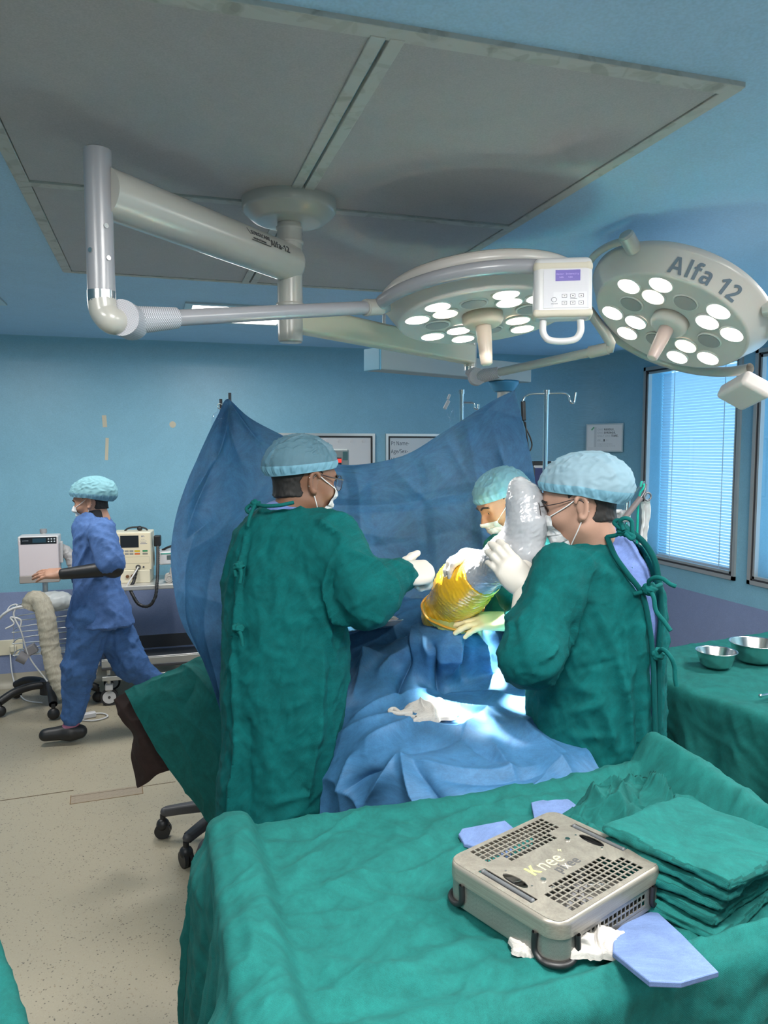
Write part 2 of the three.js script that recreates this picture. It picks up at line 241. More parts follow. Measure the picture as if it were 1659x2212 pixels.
// ---------------------------------------------------------------- surgical light: ceiling mount, two arms, two heads
const RT = V(0.95771, 0, 0.28777), UPV = V(0.02377, 0.99658, -0.07912), FW = V(0.28680, -0.08265, -0.95441);
const camv = (a, b, c) => RT.clone().multiplyScalar(a).addScaledVector(UPV, b).addScaledVector(FW, c);
{
  const L = thing('surgical_light', 'white ceiling-mounted surgical light with two round lamp heads on jointed arms', 'surgical light', [0.415, 2.47, -2.40]);
  const O = V(0.415, 2.47, -2.40), rel = (p) => (p.isVector3 ? p.clone() : VA(p)).sub(O);
  part(L, 'ceiling_flange', lathe([[0, 0], [0.143, 0], [0.145, -0.004], [0.145, -0.035], [0.138, -0.046], [0.112, -0.068], [0.095, -0.073], [0.05, -0.074], [0, -0.074]].reverse()), M.lampWhite);
  part(L, 'column', lathe([[0, -0.437], [0.034, -0.437], [0.0385, -0.43], [0.0385, -0.412], [0.039, -0.41], [0.039, -0.33], [0.0435, -0.329], [0.0435, -0.318], [0.039, -0.316], [0.039, -0.138], [0.0435, -0.137], [0.0435, -0.128], [0.039, -0.126], [0.0385, -0.095], [0.041, -0.094], [0.041, -0.086], [0.037, -0.084], [0.037, -0.06], [0, -0.06]]), M.lampWhite);
  for (const [a, y] of [[1.9, -0.1], [0.5, -0.19], [0.6, -0.36]]) part(L, 'bolt', cyl(0.006, 0.006, 0.006, 0.039 * Math.sin(a), y, 0.039 * Math.cos(a), Math.PI / 2, a, 0, 10), M.darkGrey);
  // first arm: thick tube from the column to the near left post
  const P1 = V(-0.109, 2.285, -1.886), p1 = rel(P1), a1 = V(0, -0.195, 0);
  const dir = p1.clone().sub(a1).normalize();
  part(L, 'arm', merge(rod(a1.clone(), p1.clone().addScaledVector(dir, -0.01), 0.057, 0.057, 32), (() => { const g = sph(0.057); g.translate(a1.x + dir.x * 0.012, a1.y, a1.z + dir.z * 0.012); return g; })()), M.lampWhite);
  part(L, 'post', merge(rod(p1.clone().setY(2.06 - O.y), p1.clone().setY(2.372 - O.y), 0.0305, 0.0305, 36), lathe([[0, 2.372 - O.y + 0.004], [0.027, 2.372 - O.y + 0.003], [0.0305, 2.372 - O.y]].reverse()).translate(p1.x, 0, p1.z)), M.lampGrey, 'pale grey vertical post');
  part(L, 'collar', rod(p1.clone().setY(2.035 - O.y), p1.clone().setY(2.06 - O.y), 0.0312, 0.0312, 36), M.steel, 'brushed steel collar');
  for (const [s, y] of [[-0.35, 2.145], [0.9, 2.13], [0.8, 2.20]]) part(L, 'bolt', (() => { const d = camv(Math.sin(s), 0, -Math.cos(s)); d.y = 0; d.normalize(); return rod(p1.clone().setY(y - O.y).addScaledVector(d, 0.028), p1.clone().setY(y - O.y).addScaledVector(d, 0.034), 0.0055); })(), M.steel);
  const E1 = rel([-0.062, 2.002, -1.925]);
  part(L, 'elbow', tube([p1.clone().setY(2.04 - O.y), p1.clone().setY(2.015 - O.y).addScaledVector(camv(1, 0, 0), 0.004), p1.clone().setY(1.995 - O.y).addScaledVector(camv(1, 0, 0), 0.02), E1.clone()], 0.0315, 24, 24), M.lampWhite);
  const mesh = std(col(0.62, 0.62, 0.66), 0.5, 0, { map: canvasTex(128, 128, (c) => { c.fillStyle = '#fff'; c.fillRect(0, 0, 128, 128); c.strokeStyle = 'rgba(120,124,128,0.9)'; c.lineWidth = 3; for (let i = -128; i < 256; i += 16) { c.beginPath(); c.moveTo(i, 0); c.lineTo(i + 128, 128); c.stroke(); c.beginPath(); c.moveTo(i + 128, 0); c.lineTo(i, 128); c.stroke(); } }) });
  mesh.map.wrapS = mesh.map.wrapT = THREE.RepeatWrapping; mesh.map.repeat.set(3, 3);
  const S1 = rel([0.62, 2.125, -2.25]), sd = S1.clone().sub(E1).normalize();
  const near = camv(0, 0, -1).setY(0).normalize();
  part(L, 'joint_disc', rod(E1.clone().addScaledVector(near, -0.03).addScaledVector(RT, 0.008), E1.clone().addScaledVector(near, 0.046).addScaledVector(RT, 0.008), 0.0415, 0.0415, 40), mesh, 'patterned grey joint disc');
  part(L, 'joint_sleeve', rod(E1.clone().addScaledVector(sd, 0.01), E1.clone().addScaledVector(sd, 0.135), 0.034, 0.026, 28), mesh, 'patterned grey sleeve');
  part(L, 'spring_arm', rod(E1.clone().addScaledVector(sd, 0.12), S1.clone(), 0.0205, 0.0195, 28), M.lampGrey);
  part(L, 'coupling', merge(rod(S1.clone().addScaledVector(sd, -0.005), S1.clone().addScaledVector(sd, 0.06), 0.0245, 0.0245, 28), rod(S1.clone().addScaledVector(sd, 0.0), S1.clone().addScaledVector(sd, 0.006), 0.0256, 0.0256, 28)), M.lampWhite);
  // arm lettering
  {
    const side = V(0, 1, 0).cross(dir).normalize(); if (side.dot(near) < 0) side.negate();
    const tan = dir.clone().negate(), m = new THREE.Matrix4(), q = side.clone().multiplyScalar(0.94).addScaledVector(V(0, 1, 0), 0.34).normalize(), upv = q.clone().cross(tan).normalize();
    m.makeBasis(tan, upv, q); const g = merge(textGeo('Alfa-12', 0.02).translate(0.065, -0.014, 0), textGeo('SURGICARE', 0.0115).translate(-0.02, 0, 0), textGeo('surgical lamps', 0.006).translate(-0.015, -0.014, 0), box(0.085, 0.002, 0.0005, 0.02, -0.018, 0), box(0.02, 0.002, 0.0005, -0.028, 0.006, 0, 0, 0, -0.9));
    g.applyMatrix4(m); const c = a1.clone().addScaledVector(dir, 0.235).addScaledVector(q, 0.0572); g.translate(c.x, c.y, c.z); part(L, 'lettering', g, M.darkGrey, 'small dark print on the arm');
  }
  // second arm: flat box arm to the far post
  const P2 = V(1.322, 2.1, -3.097), p2 = rel(P2), a2 = V(0, -0.365, 0), d2 = p2.clone().setY(a2.y).sub(a2), l2 = d2.length();
  const bx2 = rbox(l2, 0.085, 0.062, 0.012, l2 / 2, 0, 0); bx2.rotateY(Math.atan2(-d2.z, d2.x)); bx2.translate(a2.x, a2.y + 0.005, a2.z);
  part(L, 'lower_arm', bx2, std(col(0.56, 0.52, 0.40), 0.35), 'cream rectangular lower arm');
  part(L, 'far_post', rod(p2.clone().setY(2.055 - O.y), p2.clone().setY(2.16 - O.y), 0.028, 0.028, 28), M.lampWhite);
  part(L, 'far_collar', rod(p2.clone().setY(2.04 - O.y), p2.clone().setY(2.056 - O.y), 0.0285, 0.0285, 28), M.steel);
  const E2 = rel([1.345, 2.011, -3.075]), S2 = rel([1.665, 2.083, -2.645]), s2 = S2.clone().sub(E2).normalize();
  part(L, 'far_elbow', merge(rod(E2.clone().addScaledVector(near, -0.03), E2.clone().addScaledVector(near, 0.034), 0.036, 0.036, 32), rod(p2.clone().setY(2.045 - O.y), E2.clone(), 0.028, 0.03, 24), rod(E2.clone(), E2.clone().addScaledVector(s2, 0.11), 0.032, 0.024, 24)), mesh, 'patterned grey elbow');
  part(L, 'far_spring_arm', rod(E2.clone().addScaledVector(s2, 0.1), S2.clone(), 0.018, 0.018, 24), M.lampWhite);
  part(L, 'far_coupling', rod(S2.clone().addScaledVector(s2, -0.03), S2.clone().addScaledVector(s2, 0.045), 0.024, 0.024, 28), M.lampWhite);
  // lamp heads
  const lensOn = new THREE.MeshStandardMaterial({ color: 0xffffff, emissive: col(1, 0.96, 0.86), emissiveIntensity: 1.3 });
  const lensWarm = new THREE.MeshStandardMaterial({ color: 0xffffff, emissive: col(1, 0.88, 0.66), emissiveIntensity: 1.0 });
  const lensOff = std(col(0.30, 0.29, 0.28), 0.3), ringM = std(col(0.62, 0.6, 0.56), 0.5), domeM = std(col(0.58, 0.535, 0.49), 0.35, 0, { clearcoat: 0.3, clearcoatRoughness: 0.25 });
  const handleM = std(col(0.60, 0.49, 0.40), 0.3);
  const pinkM = std(col(0.62, 0.47, 0.42), 0.3);
  function head(center, n, e1, k) {
    const y = n.clone().negate(), x = e1.clone().addScaledVector(y, -e1.dot(y)).normalize(), z = x.clone().cross(y);
    const q = new THREE.Quaternion().setFromRotationMatrix(new THREE.Matrix4().makeBasis(x, y, z)), c = rel(center);
    const place = (g) => { g.applyQuaternion(q); g.translate(c.x, c.y, c.z); return g; };
    const d = part(L, 'lamp_head', place(lathe([[0, 0.018], [0.10, 0.016], [0.2, 0.008], [0.262, 0], [0.272, 0.002], [0.276, 0.008], [0.318, 0.072], [0.323, 0.076], [0.323, 0.092], [0.316, 0.094], [0.316, 0.098], [0.31, 0.104], [0.2, 0.125], [0, 0.132]], 96)), domeM, k ? 'round white lamp head tilted to show its lenses' : 'round white lamp head seen almost edge-on');
    const lens = (r, a, lit) => {
      const X = r * Math.cos(a), Z = r * Math.sin(a), yy = mix(0.017, 0.004, r / 0.25);
      const tilt = (g) => { g.translate(X, yy, Z); return place(g); };
      part(d, 'lens_ring', tilt(new THREE.TorusGeometry(0.041, 0.004, 8, 32).rotateX(Math.PI / 2)), ringM);
      part(d, lit ? 'led_lens' : 'grey_lens', tilt(cyl(0.038, 0.038, 0.006, 0, -0.002, 0, 0, 0, 0, 32)), lit === 2 ? lensWarm : lit ? lensOn : lensOff, lit ? 'glowing LED lens' : 'unlit grey lens');
    };
    for (let i = 0; i < 4; i++) {
      const a = Math.PI / 4 + i * Math.PI / 2 + (k ? 0.12 : 0.3);
      lens(0.218, a - 0.29, 1); lens(0.218, a + 0.29, 1); lens(0.142, a, i % 2 ? 2 : 1); lens(0.15, a + Math.PI / 4, 0);
    }
    part(d, 'hub', place(lathe([[0, -0.022], [0.05, -0.022], [0.06, -0.016], [0.066, -0.004], [0.066, 0.018], [0, 0.018]])), k ? domeM : std(col(0.70, 0.55, 0.42), 0.4), 'handle hub');
    part(d, 'handle', place(lathe([[0, -0.148], [0.014, -0.148], [0.019, -0.143], [0.022, -0.10], [0.026, -0.02], [0, -0.02]], 24)), k ? pinkM : handleM, 'pale pinkish sterile handle');
    const sl = new THREE.SpotLight(col(1, 0.97, 0.9), k ? 110 : 240, 3.2, k ? 0.2 : 0.23, k ? 0.7 : 0.5, 2); sl.castShadow = true; sl.shadow.radius = 5; sl.position.copy(c).addScaledVector(n, 0.03);
    sl.target.position.copy(sl.position).addScaledVector(n, 1); L.add(sl); L.add(sl.target);
    const pt = (R, h, a) => { const v = V(R * Math.cos(a), h, -R * Math.sin(a)).applyQuaternion(q).add(c); return v; };
    return { d, q, c, place, pt, x, y, z };
  }
  const H1 = head([1.020, 2.115, -2.290], camv(0.08, -0.99, -0.06).normalize(), camv(1, 0.08, 0), 0);
  const T2 = V(1.02, 0.93, -2.22), C2 = V(1.761, 2.143, -2.338);
  const H2 = head([C2.x, C2.y, C2.z], T2.clone().sub(C2).normalize(), camv(0.85, -0.52, 0), 1);
  // yokes: tubes around each head
  const arcPts = (H, R, h, a0, a1, n = 14) => Array.from({ length: n + 1 }, (_, i) => H.pt(R, h, mix(a0, a1, i / n)));
  const cp1 = S1.clone().addScaledVector(sd, 0.05);
  part(L, 'yoke', tube([cp1, cp1.clone().addScaledVector(sd, 0.03), ...arcPts(H1, 0.352, 0.035, Math.PI * 1.13, Math.PI * 1.62)], 0.0205, 60, 20), M.lampGrey, 'curved grey tube round the lamp head');
  const cp2 = S2.clone().addScaledVector(s2, 0.04);
  part(L, 'yoke', tube([cp2, cp2.clone().addScaledVector(s2, 0.02), ...arcPts(H2, 0.368, 0.05, Math.PI * 0.76, Math.PI * 0.07)], 0.019, 60, 20), M.lampWhite, 'curved white tube under the tilted lamp head');
  const rail = (a0, a1) => {
    part(L, 'rail', tube(arcPts(H2, 0.352, 0.075, a0, a1), 0.0125, 40, 16), M.lampWhite);
    const dv = H2.pt(0.352, 0.075, a0).sub(H2.c), o = H2.pt(0.31, 0.07, a0);
    part(L, 'rail_cap', merge(rod(o, H2.pt(0.372, 0.078, a0), 0.026, 0.026, 28), rod(H2.pt(0.372, 0.078, a0), H2.pt(0.378, 0.079, a0), 0.026, 0.021, 28)), M.lampWhite, 'round white rail cap');
  };
  rail(Math.PI * 1.19, Math.PI * 0.98); rail(-0.86, -0.2);
  // lettering round the bevel of the tilted head
  {
    const s = 'Alfa 12', adv = [0.052, 0.022, 0.028, 0.043, 0.02, 0.04, 0.04]; let a = -Math.PI / 2 - 0.52;
    const gs = [];
    for (let i = 0; i < s.length; i++) {
      if (s[i] !== ' ') {
        const g = textGeo(s[i], 0.052, 0.0015); const ang = a + adv[i] / 2 / 0.29, n = V(0.064, -0.042, 0).normalize();
        g.translate(-adv[i] / 2, 0, 0);
        const rad = V(Math.cos(ang), 0, -Math.sin(ang)), tg = V(-Math.sin(ang), 0, -Math.cos(ang)), upv = rad.clone().multiplyScalar(0.042).add(V(0, 0.064, 0)).normalize(), nn = tg.clone().cross(upv);
        g.applyMatrix4(new THREE.Matrix4().makeBasis(tg, upv, nn)); const b = rad.clone().multiplyScalar(0.2795).add(V(0, 0.012, 0)).addScaledVector(nn, 0.0005); g.translate(b.x, b.y, b.z); gs.push(H2.place(g));
      }
      a += adv[i] / 0.29;
    }
    part(H2.d, 'lettering', merge(gs), std(col(0.13, 0.17, 0.21), 0.5), 'dark blue-grey letters on the rim');
  }
  // control box on the first yoke
  {
    const c = rel([1.085, 2.137, -1.905]), g = new THREE.Group(); g.name = 'control_box'; L.add(g); g.position.copy(c); g.rotation.set(0, -0.42, 0); g.rotation.order = 'YXZ'; g.rotation.x = -0.1;
    part(g, 'case', rbox(0.158, 0.168, 0.06, 0.018, 0, 0, 0), M.whitePlastic);
    part(g, 'tape', merge(rbox(0.161, 0.034, 0.0615, 0.016, 0, 0.058, 0.001), rbox(0.161, 0.022, 0.0615, 0.01, 0, -0.07, 0.001)), std(col(0.60, 0.55, 0.45), 0.7), 'yellowed tape');
    const face = canvasTex(512, 512, (k) => {
      k.fillStyle = '#cfcdd2'; k.fillRect(0, 0, 512, 512); k.fillStyle = 'rgba(150,150,156,0.6)'; for (let y = 8; y < 512; y += 14) for (let x = 8; x < 512; x += 14) k.fillRect(x, y, 4, 4);
      k.fillStyle = '#d6d4d8'; k.fillRect(110, 300, 380, 200); k.strokeStyle = '#55555e'; k.fillStyle = '#e4e2e2'; k.lineWidth = 5;
      for (const [x, y] of [[210, 330], [305, 330], [400, 330], [210, 425], [305, 425], [400, 425]]) { k.fillRect(x, y, 52, 44); k.strokeRect(x, y, 52, 44); k.fillStyle = '#33333b'; k.fillRect(x + 18, y + 18, 18, 8); k.fillStyle = '#e4e2e2'; }
      k.beginPath(); k.arc(118, 400, 30, 0, 7); k.stroke(); k.font = 'bold 20px sans-serif'; k.fillStyle = '#44444c'; k.fillText('ON/OFF', 85, 462); k.fillText('CAMERA', 300, 398);
    });
    part(g, 'keypad', box(0.12, 0.105, 0.002, 0.008, -0.006, 0.0305), std(0xffffff, 0.5, 0, { map: face }), 'keypad with small square buttons');
    const lcd = canvasTex(256, 128, (k) => { k.fillStyle = '#6d62a8'; k.fillRect(0, 0, 256, 128); k.fillStyle = '#b9a9e6'; k.font = '26px monospace'; k.fillText('Color Intensity', 10, 56); k.fillText('100   100', 36, 96); });
    part(g, 'display_screen', box(0.066, 0.03, 0.003, 0.012, 0.03, 0.031), new THREE.MeshStandardMaterial({ color: 0x222222, map: lcd, emissive: 0xffffff, emissiveMap: lcd, emissiveIntensity: 0.55, roughness: 0.2 }), 'violet backlit display');
    part(g, 'grip', tube([[-0.05, -0.08, 0], [-0.05, -0.118, 0.002], [-0.035, -0.138, 0.003], [0.035, -0.138, 0.003], [0.05, -0.118, 0.002], [0.05, -0.08, 0]], 0.0095, 60, 14), M.whitePlastic, 'looped white grip');
  }
  // white box on the second yoke
  {
    const c = H2.pt(0.37, -0.015, 0.34), g = new THREE.Group(); g.name = 'power_box'; L.add(g); g.position.copy(c); g.quaternion.copy(H2.q);
    part(g, 'case', rbox(0.12, 0.06, 0.19, 0.016, 0.045, 0.0, 0.0), std(col(0.70, 0.62, 0.58), 0.4));
    const hs = []; for (const [u, v] of [[-0.03, -0.05], [0, -0.05], [-0.03, -0.01], [0.0, 0.02], [-0.03, 0.05], [0.03, -0.03], [0.03, 0.03]]) hs.push(cyl(0.0035, 0.0035, 0.002, 0.045 + u, -0.0275, v, 0, 0, 0, 10));
    hs.forEach((h) => part(g, 'screw_hole', h, M.darkGrey, 'small dark screw hole'));
    part(g, 'tape', rbox(0.03, 0.057, 0.05, 0.012, 0.085, 0, 0.06), std(col(0.60, 0.52, 0.42), 0.7), 'yellowed tape');
  }
}
// ---------------------------------------------------------------- implicit surfaces for bodies, gowns, hands
const smin = (a, b, k) => { const h = Math.max(k - Math.abs(a - b), 0) / k; return Math.min(a, b) - h * h * k * 0.25; };
const cap = (a, b, ra, rb = ra, k = 0.03) => {
  const bx = b[0] - a[0], by = b[1] - a[1], bz = b[2] - a[2], bb = bx * bx + by * by + bz * bz || 1e-9;
  const f = (x, y, z) => { const px = x - a[0], py = y - a[1], pz = z - a[2], h = clamp((px * bx + py * by + pz * bz) / bb); return Math.hypot(px - bx * h, py - by * h, pz - bz * h) - mix(ra, rb, h); };
  f.k = k; const r = Math.max(ra, rb); f.lo = [0, 1, 2].map((i) => Math.min(a[i], b[i]) - r); f.hi = [0, 1, 2].map((i) => Math.max(a[i], b[i]) + r); return f;
};
const ell = (c, r, k = 0.03) => {
  const f = (x, y, z) => { const px = (x - c[0]) / r[0], py = (y - c[1]) / r[1], pz = (z - c[2]) / r[2], k0 = Math.hypot(px, py, pz), k1 = Math.hypot(px / r[0], py / r[1], pz / r[2]); return k1 < 1e-9 ? -Math.min(...r) : k0 * (k0 - 1) / k1; };
  f.k = k; f.lo = c.map((v, i) => v - r[i]); f.hi = c.map((v, i) => v + r[i]); return f;
};
// stack of elliptical rings [x, y, z, half width, half depth], wide along RT
const RX = RT.x, RZ = RT.z;
const rings = (rs, k = 0.05, power = 2.3) => {
  const s = [...rs].sort((a, b) => a[1] - b[1]), n = s.length;
  const f = (x, y, z) => {
    let i = 0; while (i < n - 2 && y > s[i + 1][1]) i++;
    const a = s[i], b = s[i + 1], t = clamp((y - a[1]) / (b[1] - a[1])), u = t * t * (3 - 2 * t) * 0.5 + t * 0.5;
    const dx = x - mix(a[0], b[0], u), dz = z - mix(a[2], b[2], u), rw = mix(a[3], b[3], u), rd = mix(a[4], b[4], u);
    const q = Math.pow(Math.pow(Math.abs(dx * RX + dz * RZ) / rw, power) + Math.pow(Math.abs(-dx * RZ + dz * RX) / rd, power), 1 / power);
    const d = (q - 1) * Math.min(rw, rd), v = Math.max(s[0][1] - y, y - s[n - 1][1]);
    return v > 0 ? Math.hypot(Math.max(d, 0), v) : d;
  };
  f.k = k; const R = (q) => Math.max(q[3], q[4]); f.lo = [Math.min(...s.map((q) => q[0] - R(q))), s[0][1], Math.min(...s.map((q) => q[2] - R(q)))]; f.hi = [Math.max(...s.map((q) => q[0] + R(q))), s[n - 1][1], Math.max(...s.map((q) => q[2] + R(q)))]; return f;
};
function blend(prims) {
  const f = (x, y, z) => { let d = 1e3; for (let i = 0; i < prims.length; i++) { const v = prims[i](x, y, z); d = d > 100 ? v : smin(d, v, prims[i].k); } return d; };
  f.lo = [0, 1, 2].map((i) => Math.min(...prims.map((p) => p.lo[i]))); f.hi = [0, 1, 2].map((i) => Math.max(...prims.map((p) => p.hi[i]))); return f;
}
// surface nets
function mesh3(f, h, pad = 0.03, lo = f.lo, hi = f.hi) {
  const x0 = lo[0] - pad, y0 = lo[1] - pad, z0 = lo[2] - pad, nx = Math.ceil((hi[0] + pad - x0) / h) + 1, ny = Math.ceil((hi[1] + pad - y0) / h) + 1, nz = Math.ceil((hi[2] + pad - z0) / h) + 1;
  const F = new Float32Array(nx * ny * nz), B = 6, rad = B * h * 0.9 + pad * 0.5;
  for (let bz = 0; bz < nz; bz += B) for (let by = 0; by < ny; by += B) for (let bx = 0; bx < nx; bx += B) {
    const c = f(x0 + (bx + B / 2) * h, y0 + (by + B / 2) * h, z0 + (bz + B / 2) * h), far = Math.abs(c) > rad * 1.6;
    for (let k = bz; k < Math.min(bz + B, nz); k++) for (let j = by; j < Math.min(by + B, ny); j++) for (let i = bx; i < Math.min(bx + B, nx); i++)
      F[(k * ny + j) * nx + i] = far ? c : f(x0 + i * h, y0 + j * h, z0 + k * h);
  }
  const id = new Int32Array(nx * ny * nz).fill(-1), P = [], I = [], at = (i, j, k) => (k * ny + j) * nx + i;
  const off = [[0, 0, 0], [1, 0, 0], [0, 1, 0], [1, 1, 0], [0, 0, 1], [1, 0, 1], [0, 1, 1], [1, 1, 1]], ed = [[0, 1], [2, 3], [4, 5], [6, 7], [0, 2], [1, 3], [4, 6], [5, 7], [0, 4], [1, 5], [2, 6], [3, 7]];
  for (let k = 0; k < nz - 1; k++) for (let j = 0; j < ny - 1; j++) for (let i = 0; i < nx - 1; i++) {
    const v = off.map((o) => F[at(i + o[0], j + o[1], k + o[2])]); let m = 0; for (let q = 0; q < 8; q++) if (v[q] < 0) m++;
    if (m === 0 || m === 8) continue;
    let sx = 0, sy = 0, sz = 0, n = 0;
    for (const [a, b] of ed) if ((v[a] < 0) !== (v[b] < 0)) { const t = v[a] / (v[a] - v[b]); sx += mix(off[a][0], off[b][0], t); sy += mix(off[a][1], off[b][1], t); sz += mix(off[a][2], off[b][2], t); n++; }
    id[at(i, j, k)] = P.length / 3; P.push(x0 + (i + sx / n) * h, y0 + (j + sy / n) * h, z0 + (k + sz / n) * h);
  }
  const quad = (a, b, c, d, flip) => { if (a < 0 || b < 0 || c < 0 || d < 0) return; if (flip) I.push(a, c, b, a, d, c); else I.push(a, b, c, a, c, d); };
  for (let k = 1; k < nz - 1; k++) for (let j = 1; j < ny - 1; j++) for (let i = 1; i < nx - 1; i++) {
    const s = F[at(i, j, k)] < 0;
    if (s !== (F[at(i + 1, j, k)] < 0)) quad(id[at(i, j - 1, k - 1)], id[at(i, j, k - 1)], id[at(i, j, k)], id[at(i, j - 1, k)], !s);
    if (s !== (F[at(i, j + 1, k)] < 0)) quad(id[at(i - 1, j, k - 1)], id[at(i, j, k - 1)], id[at(i, j, k)], id[at(i - 1, j, k)], s);
    if (s !== (F[at(i, j, k + 1)] < 0)) quad(id[at(i - 1, j - 1, k)], id[at(i, j - 1, k)], id[at(i, j, k)], id[at(i - 1, j, k)], !s);
  }
  const g = new THREE.BufferGeometry(); g.setAttribute('position', new THREE.Float32BufferAttribute(P, 3)); g.setIndex(I);
  const uv = new Float32Array(P.length / 3 * 2); for (let i = 0; i < P.length / 3; i++) { uv[2 * i] = P[3 * i] * 0.8 + P[3 * i + 2] * 0.8; uv[2 * i + 1] = P[3 * i + 1]; } g.setAttribute('uv', new THREE.BufferAttribute(uv, 2));
  g.computeVertexNormals(); return g;
}
// push vertices along their normals: amount(x, y, z, normal)
function displace(g, fn) {
  const p = g.attributes.position, n = g.attributes.normal;
  for (let i = 0; i < p.count; i++) { const x = p.getX(i), y = p.getY(i), z = p.getZ(i), a = n.getX(i), b = n.getY(i), c = n.getZ(i), d = fn(x, y, z, a, b, c); p.setXYZ(i, x + a * d, y + b * d, z + c * d); }
  g.computeVertexNormals(); return g;
}
const ridge = (n) => { const r = 1 - Math.abs(n); return r * r * r; };
// cloth creases: strokes are [x0,y0,z0, x1,y1,z1, width, height]
function foldFn(strokes, amp = 0.004, freq = 7, fine = 0.0012) {
  return (x, y, z, a, b, c) => {
    const w = 0.35 * noiseB(x * 2.1, y * 2.1, z * 2.1);
    let d = amp * (ridge(noise3(x * freq + w, y * freq * 0.55 + w, z * freq)) - 0.35) + amp * 0.5 * (ridge(noiseC(x * freq * 1.9, y * freq * 1.5 + w * 2, z * freq * 1.9)) - 0.35) + amp * 0.35 * (ridge(noise3(x * freq * 3 + w * 3, y * freq * 2.2, z * freq * 3)) - 0.3) + fine * noiseB(x * 34, y * 30, z * 34);
    for (const s of strokes) {
      const bx = s[3] - s[0], by = s[4] - s[1], bz = s[5] - s[2], bb = bx * bx + by * by + bz * bz, h = clamp(((x - s[0]) * bx + (y - s[1]) * by + (z - s[2]) * bz) / bb);
      let ex = x - s[0] - bx * h, ey = y - s[1] - by * h, ez = z - s[2] - bz * h; const dn = ex * a + ey * b + ez * c; if (Math.abs(dn) > 0.14) continue;
      ex -= a * dn; ey -= b * dn; ez -= c * dn; const q = (ex * ex + ey * ey + ez * ez) / (s[6] * s[6]);
      if (q < 7) d += s[7] * (0.45 * Math.exp(-q) + 0.6 * Math.exp(-1.7 * Math.sqrt(q))) * (0.35 + 0.65 * Math.sin(Math.PI * clamp(0.08 + 0.84 * h)));
    }
    return d;
  };
}
// ---- head: local frame, y up, z forward, origin between the ears
function headField() {
  const A = [ell([0, 0.04, -0.012], [0.077, 0.092, 0.1], 0.03), ell([0, -0.03, 0.028], [0.063, 0.085, 0.066], 0.05), cap([0, -0.1, 0.058], [0, -0.096, 0.052], 0.026, 0.03, 0.03),
    cap([-0.05, -0.062, 0.0], [-0.022, -0.1, 0.05], 0.017, 0.018, 0.03), cap([0.05, -0.062, 0.0], [0.022, -0.1, 0.05], 0.017, 0.018, 0.03),
    ell([0.04, -0.03, 0.056], [0.024, 0.02, 0.024], 0.03), ell([-0.04, -0.03, 0.056], [0.024, 0.02, 0.024], 0.03), cap([-0.036, 0.022, 0.078], [0.036, 0.022, 0.078], 0.013, 0.013, 0.02),
    cap([0, 0.005, 0.088], [0, -0.038, 0.108], 0.0085, 0.0125, 0.014), ell([0.011, -0.043, 0.098], [0.009, 0.008, 0.011], 0.01), ell([-0.011, -0.043, 0.098], [0.009, 0.008, 0.011], 0.01), ell([0, -0.07, 0.088], [0.024, 0.009, 0.009], 0.012),
    cap([0, -0.07, -0.03], [0, -0.2, -0.05], 0.056, 0.06, 0.045)];
  const ears = [];
  for (const s of [-1, 1]) { ears.push(cap([s * 0.077, -0.036, -0.006], [s * 0.08, -0.03, -0.008], 0.009, 0.009, 0.008)); const n = 12; for (let i = 0; i < n; i++) { const t0 = -1.9 + (i / n) * 4.5, t1 = -1.9 + ((i + 1) / n) * 4.5, P = (t) => [s * (0.084 + 0.006 * Math.max(0, -Math.cos(t))), -0.003 + 0.031 * Math.sin(t) , -0.012 - 0.0175 * Math.cos(t) * (0.8 + 0.25 * Math.sin(t))]; ears.push(cap(P(t0), P(t1), 0.0048, 0.0048, 0.006)); } ears.push(ell([s * 0.079, -0.006, -0.014], [0.006, 0.028, 0.016], 0.006)); }
  const core = blend(A), ear = blend(ears);
  const f = (x, y, z) => {
    let d = core(x, y, z);
    for (const s of [-1, 1]) { const e = Math.hypot((x - s * 0.033) / 1.5, (y + 0.004) / 0.9, z - 0.099) - 0.0145; d = -smin(-d, e, 0.014); }
    const lid = Math.min(Math.hypot(x - 0.032, y + 0.004, z - 0.0715), Math.hypot(x + 0.032, y + 0.004, z - 0.0715)) - 0.0148; if (y > 0.001 || y < -0.0095) d = smin(d, lid, 0.006);
    return Math.abs(x) > 0.06 ? smin(d, ear(x, y, z), 0.008) : d;
  };
  f.lo = [-0.105, -0.2, -0.125]; f.hi = [0.105, 0.14, 0.13]; return f;
}
const HEAD = headField(), HEADGEO = mesh3(HEAD, 0.0034, 0.008);
function headFrame(o, fwd, up = [0, 1, 0], s = 1) {
  const z = VA(fwd).normalize(), y0 = VA(up), x = y0.cross(z).normalize(), y = z.clone().cross(x);
  return new THREE.Matrix4().makeBasis(x.multiplyScalar(s), y.multiplyScalar(s), z.multiplyScalar(s)).setPosition(o[0], o[1], o[2]);
}
const HAIRGEO = (() => {
  const e = ell([0, 0.04, -0.012], [0.083, 0.098, 0.106]), nb = cap([0, -0.05, -0.035], [0, -0.1, -0.045], 0.062, 0.062);
  const f = (x, y, z) => { const d = smin(e(x, y, z), nb(x, y, z), 0.03), front = z - (y > 0.055 ? 0.075 : y > -0.03 ? 0.022 : -0.03), low = (z > -0.03 ? -0.024 - 0.3 * z : -0.062 + 0.15 * Math.abs(x)) - y; const ear = 0.04 - Math.hypot((y + 0.004) , (z + 0.01)) - (Math.abs(x) < 0.05 ? 1 : 0); return Math.max(d, front, low, ear); };
  f.lo = [-0.09, -0.1, -0.125]; f.hi = [0.09, 0.14, 0.09]; return displace(mesh3(f, 0.0045, 0.01), (x, y, z) => 0.0012 * noise3(x * 90, y * 40, z * 90));
})();
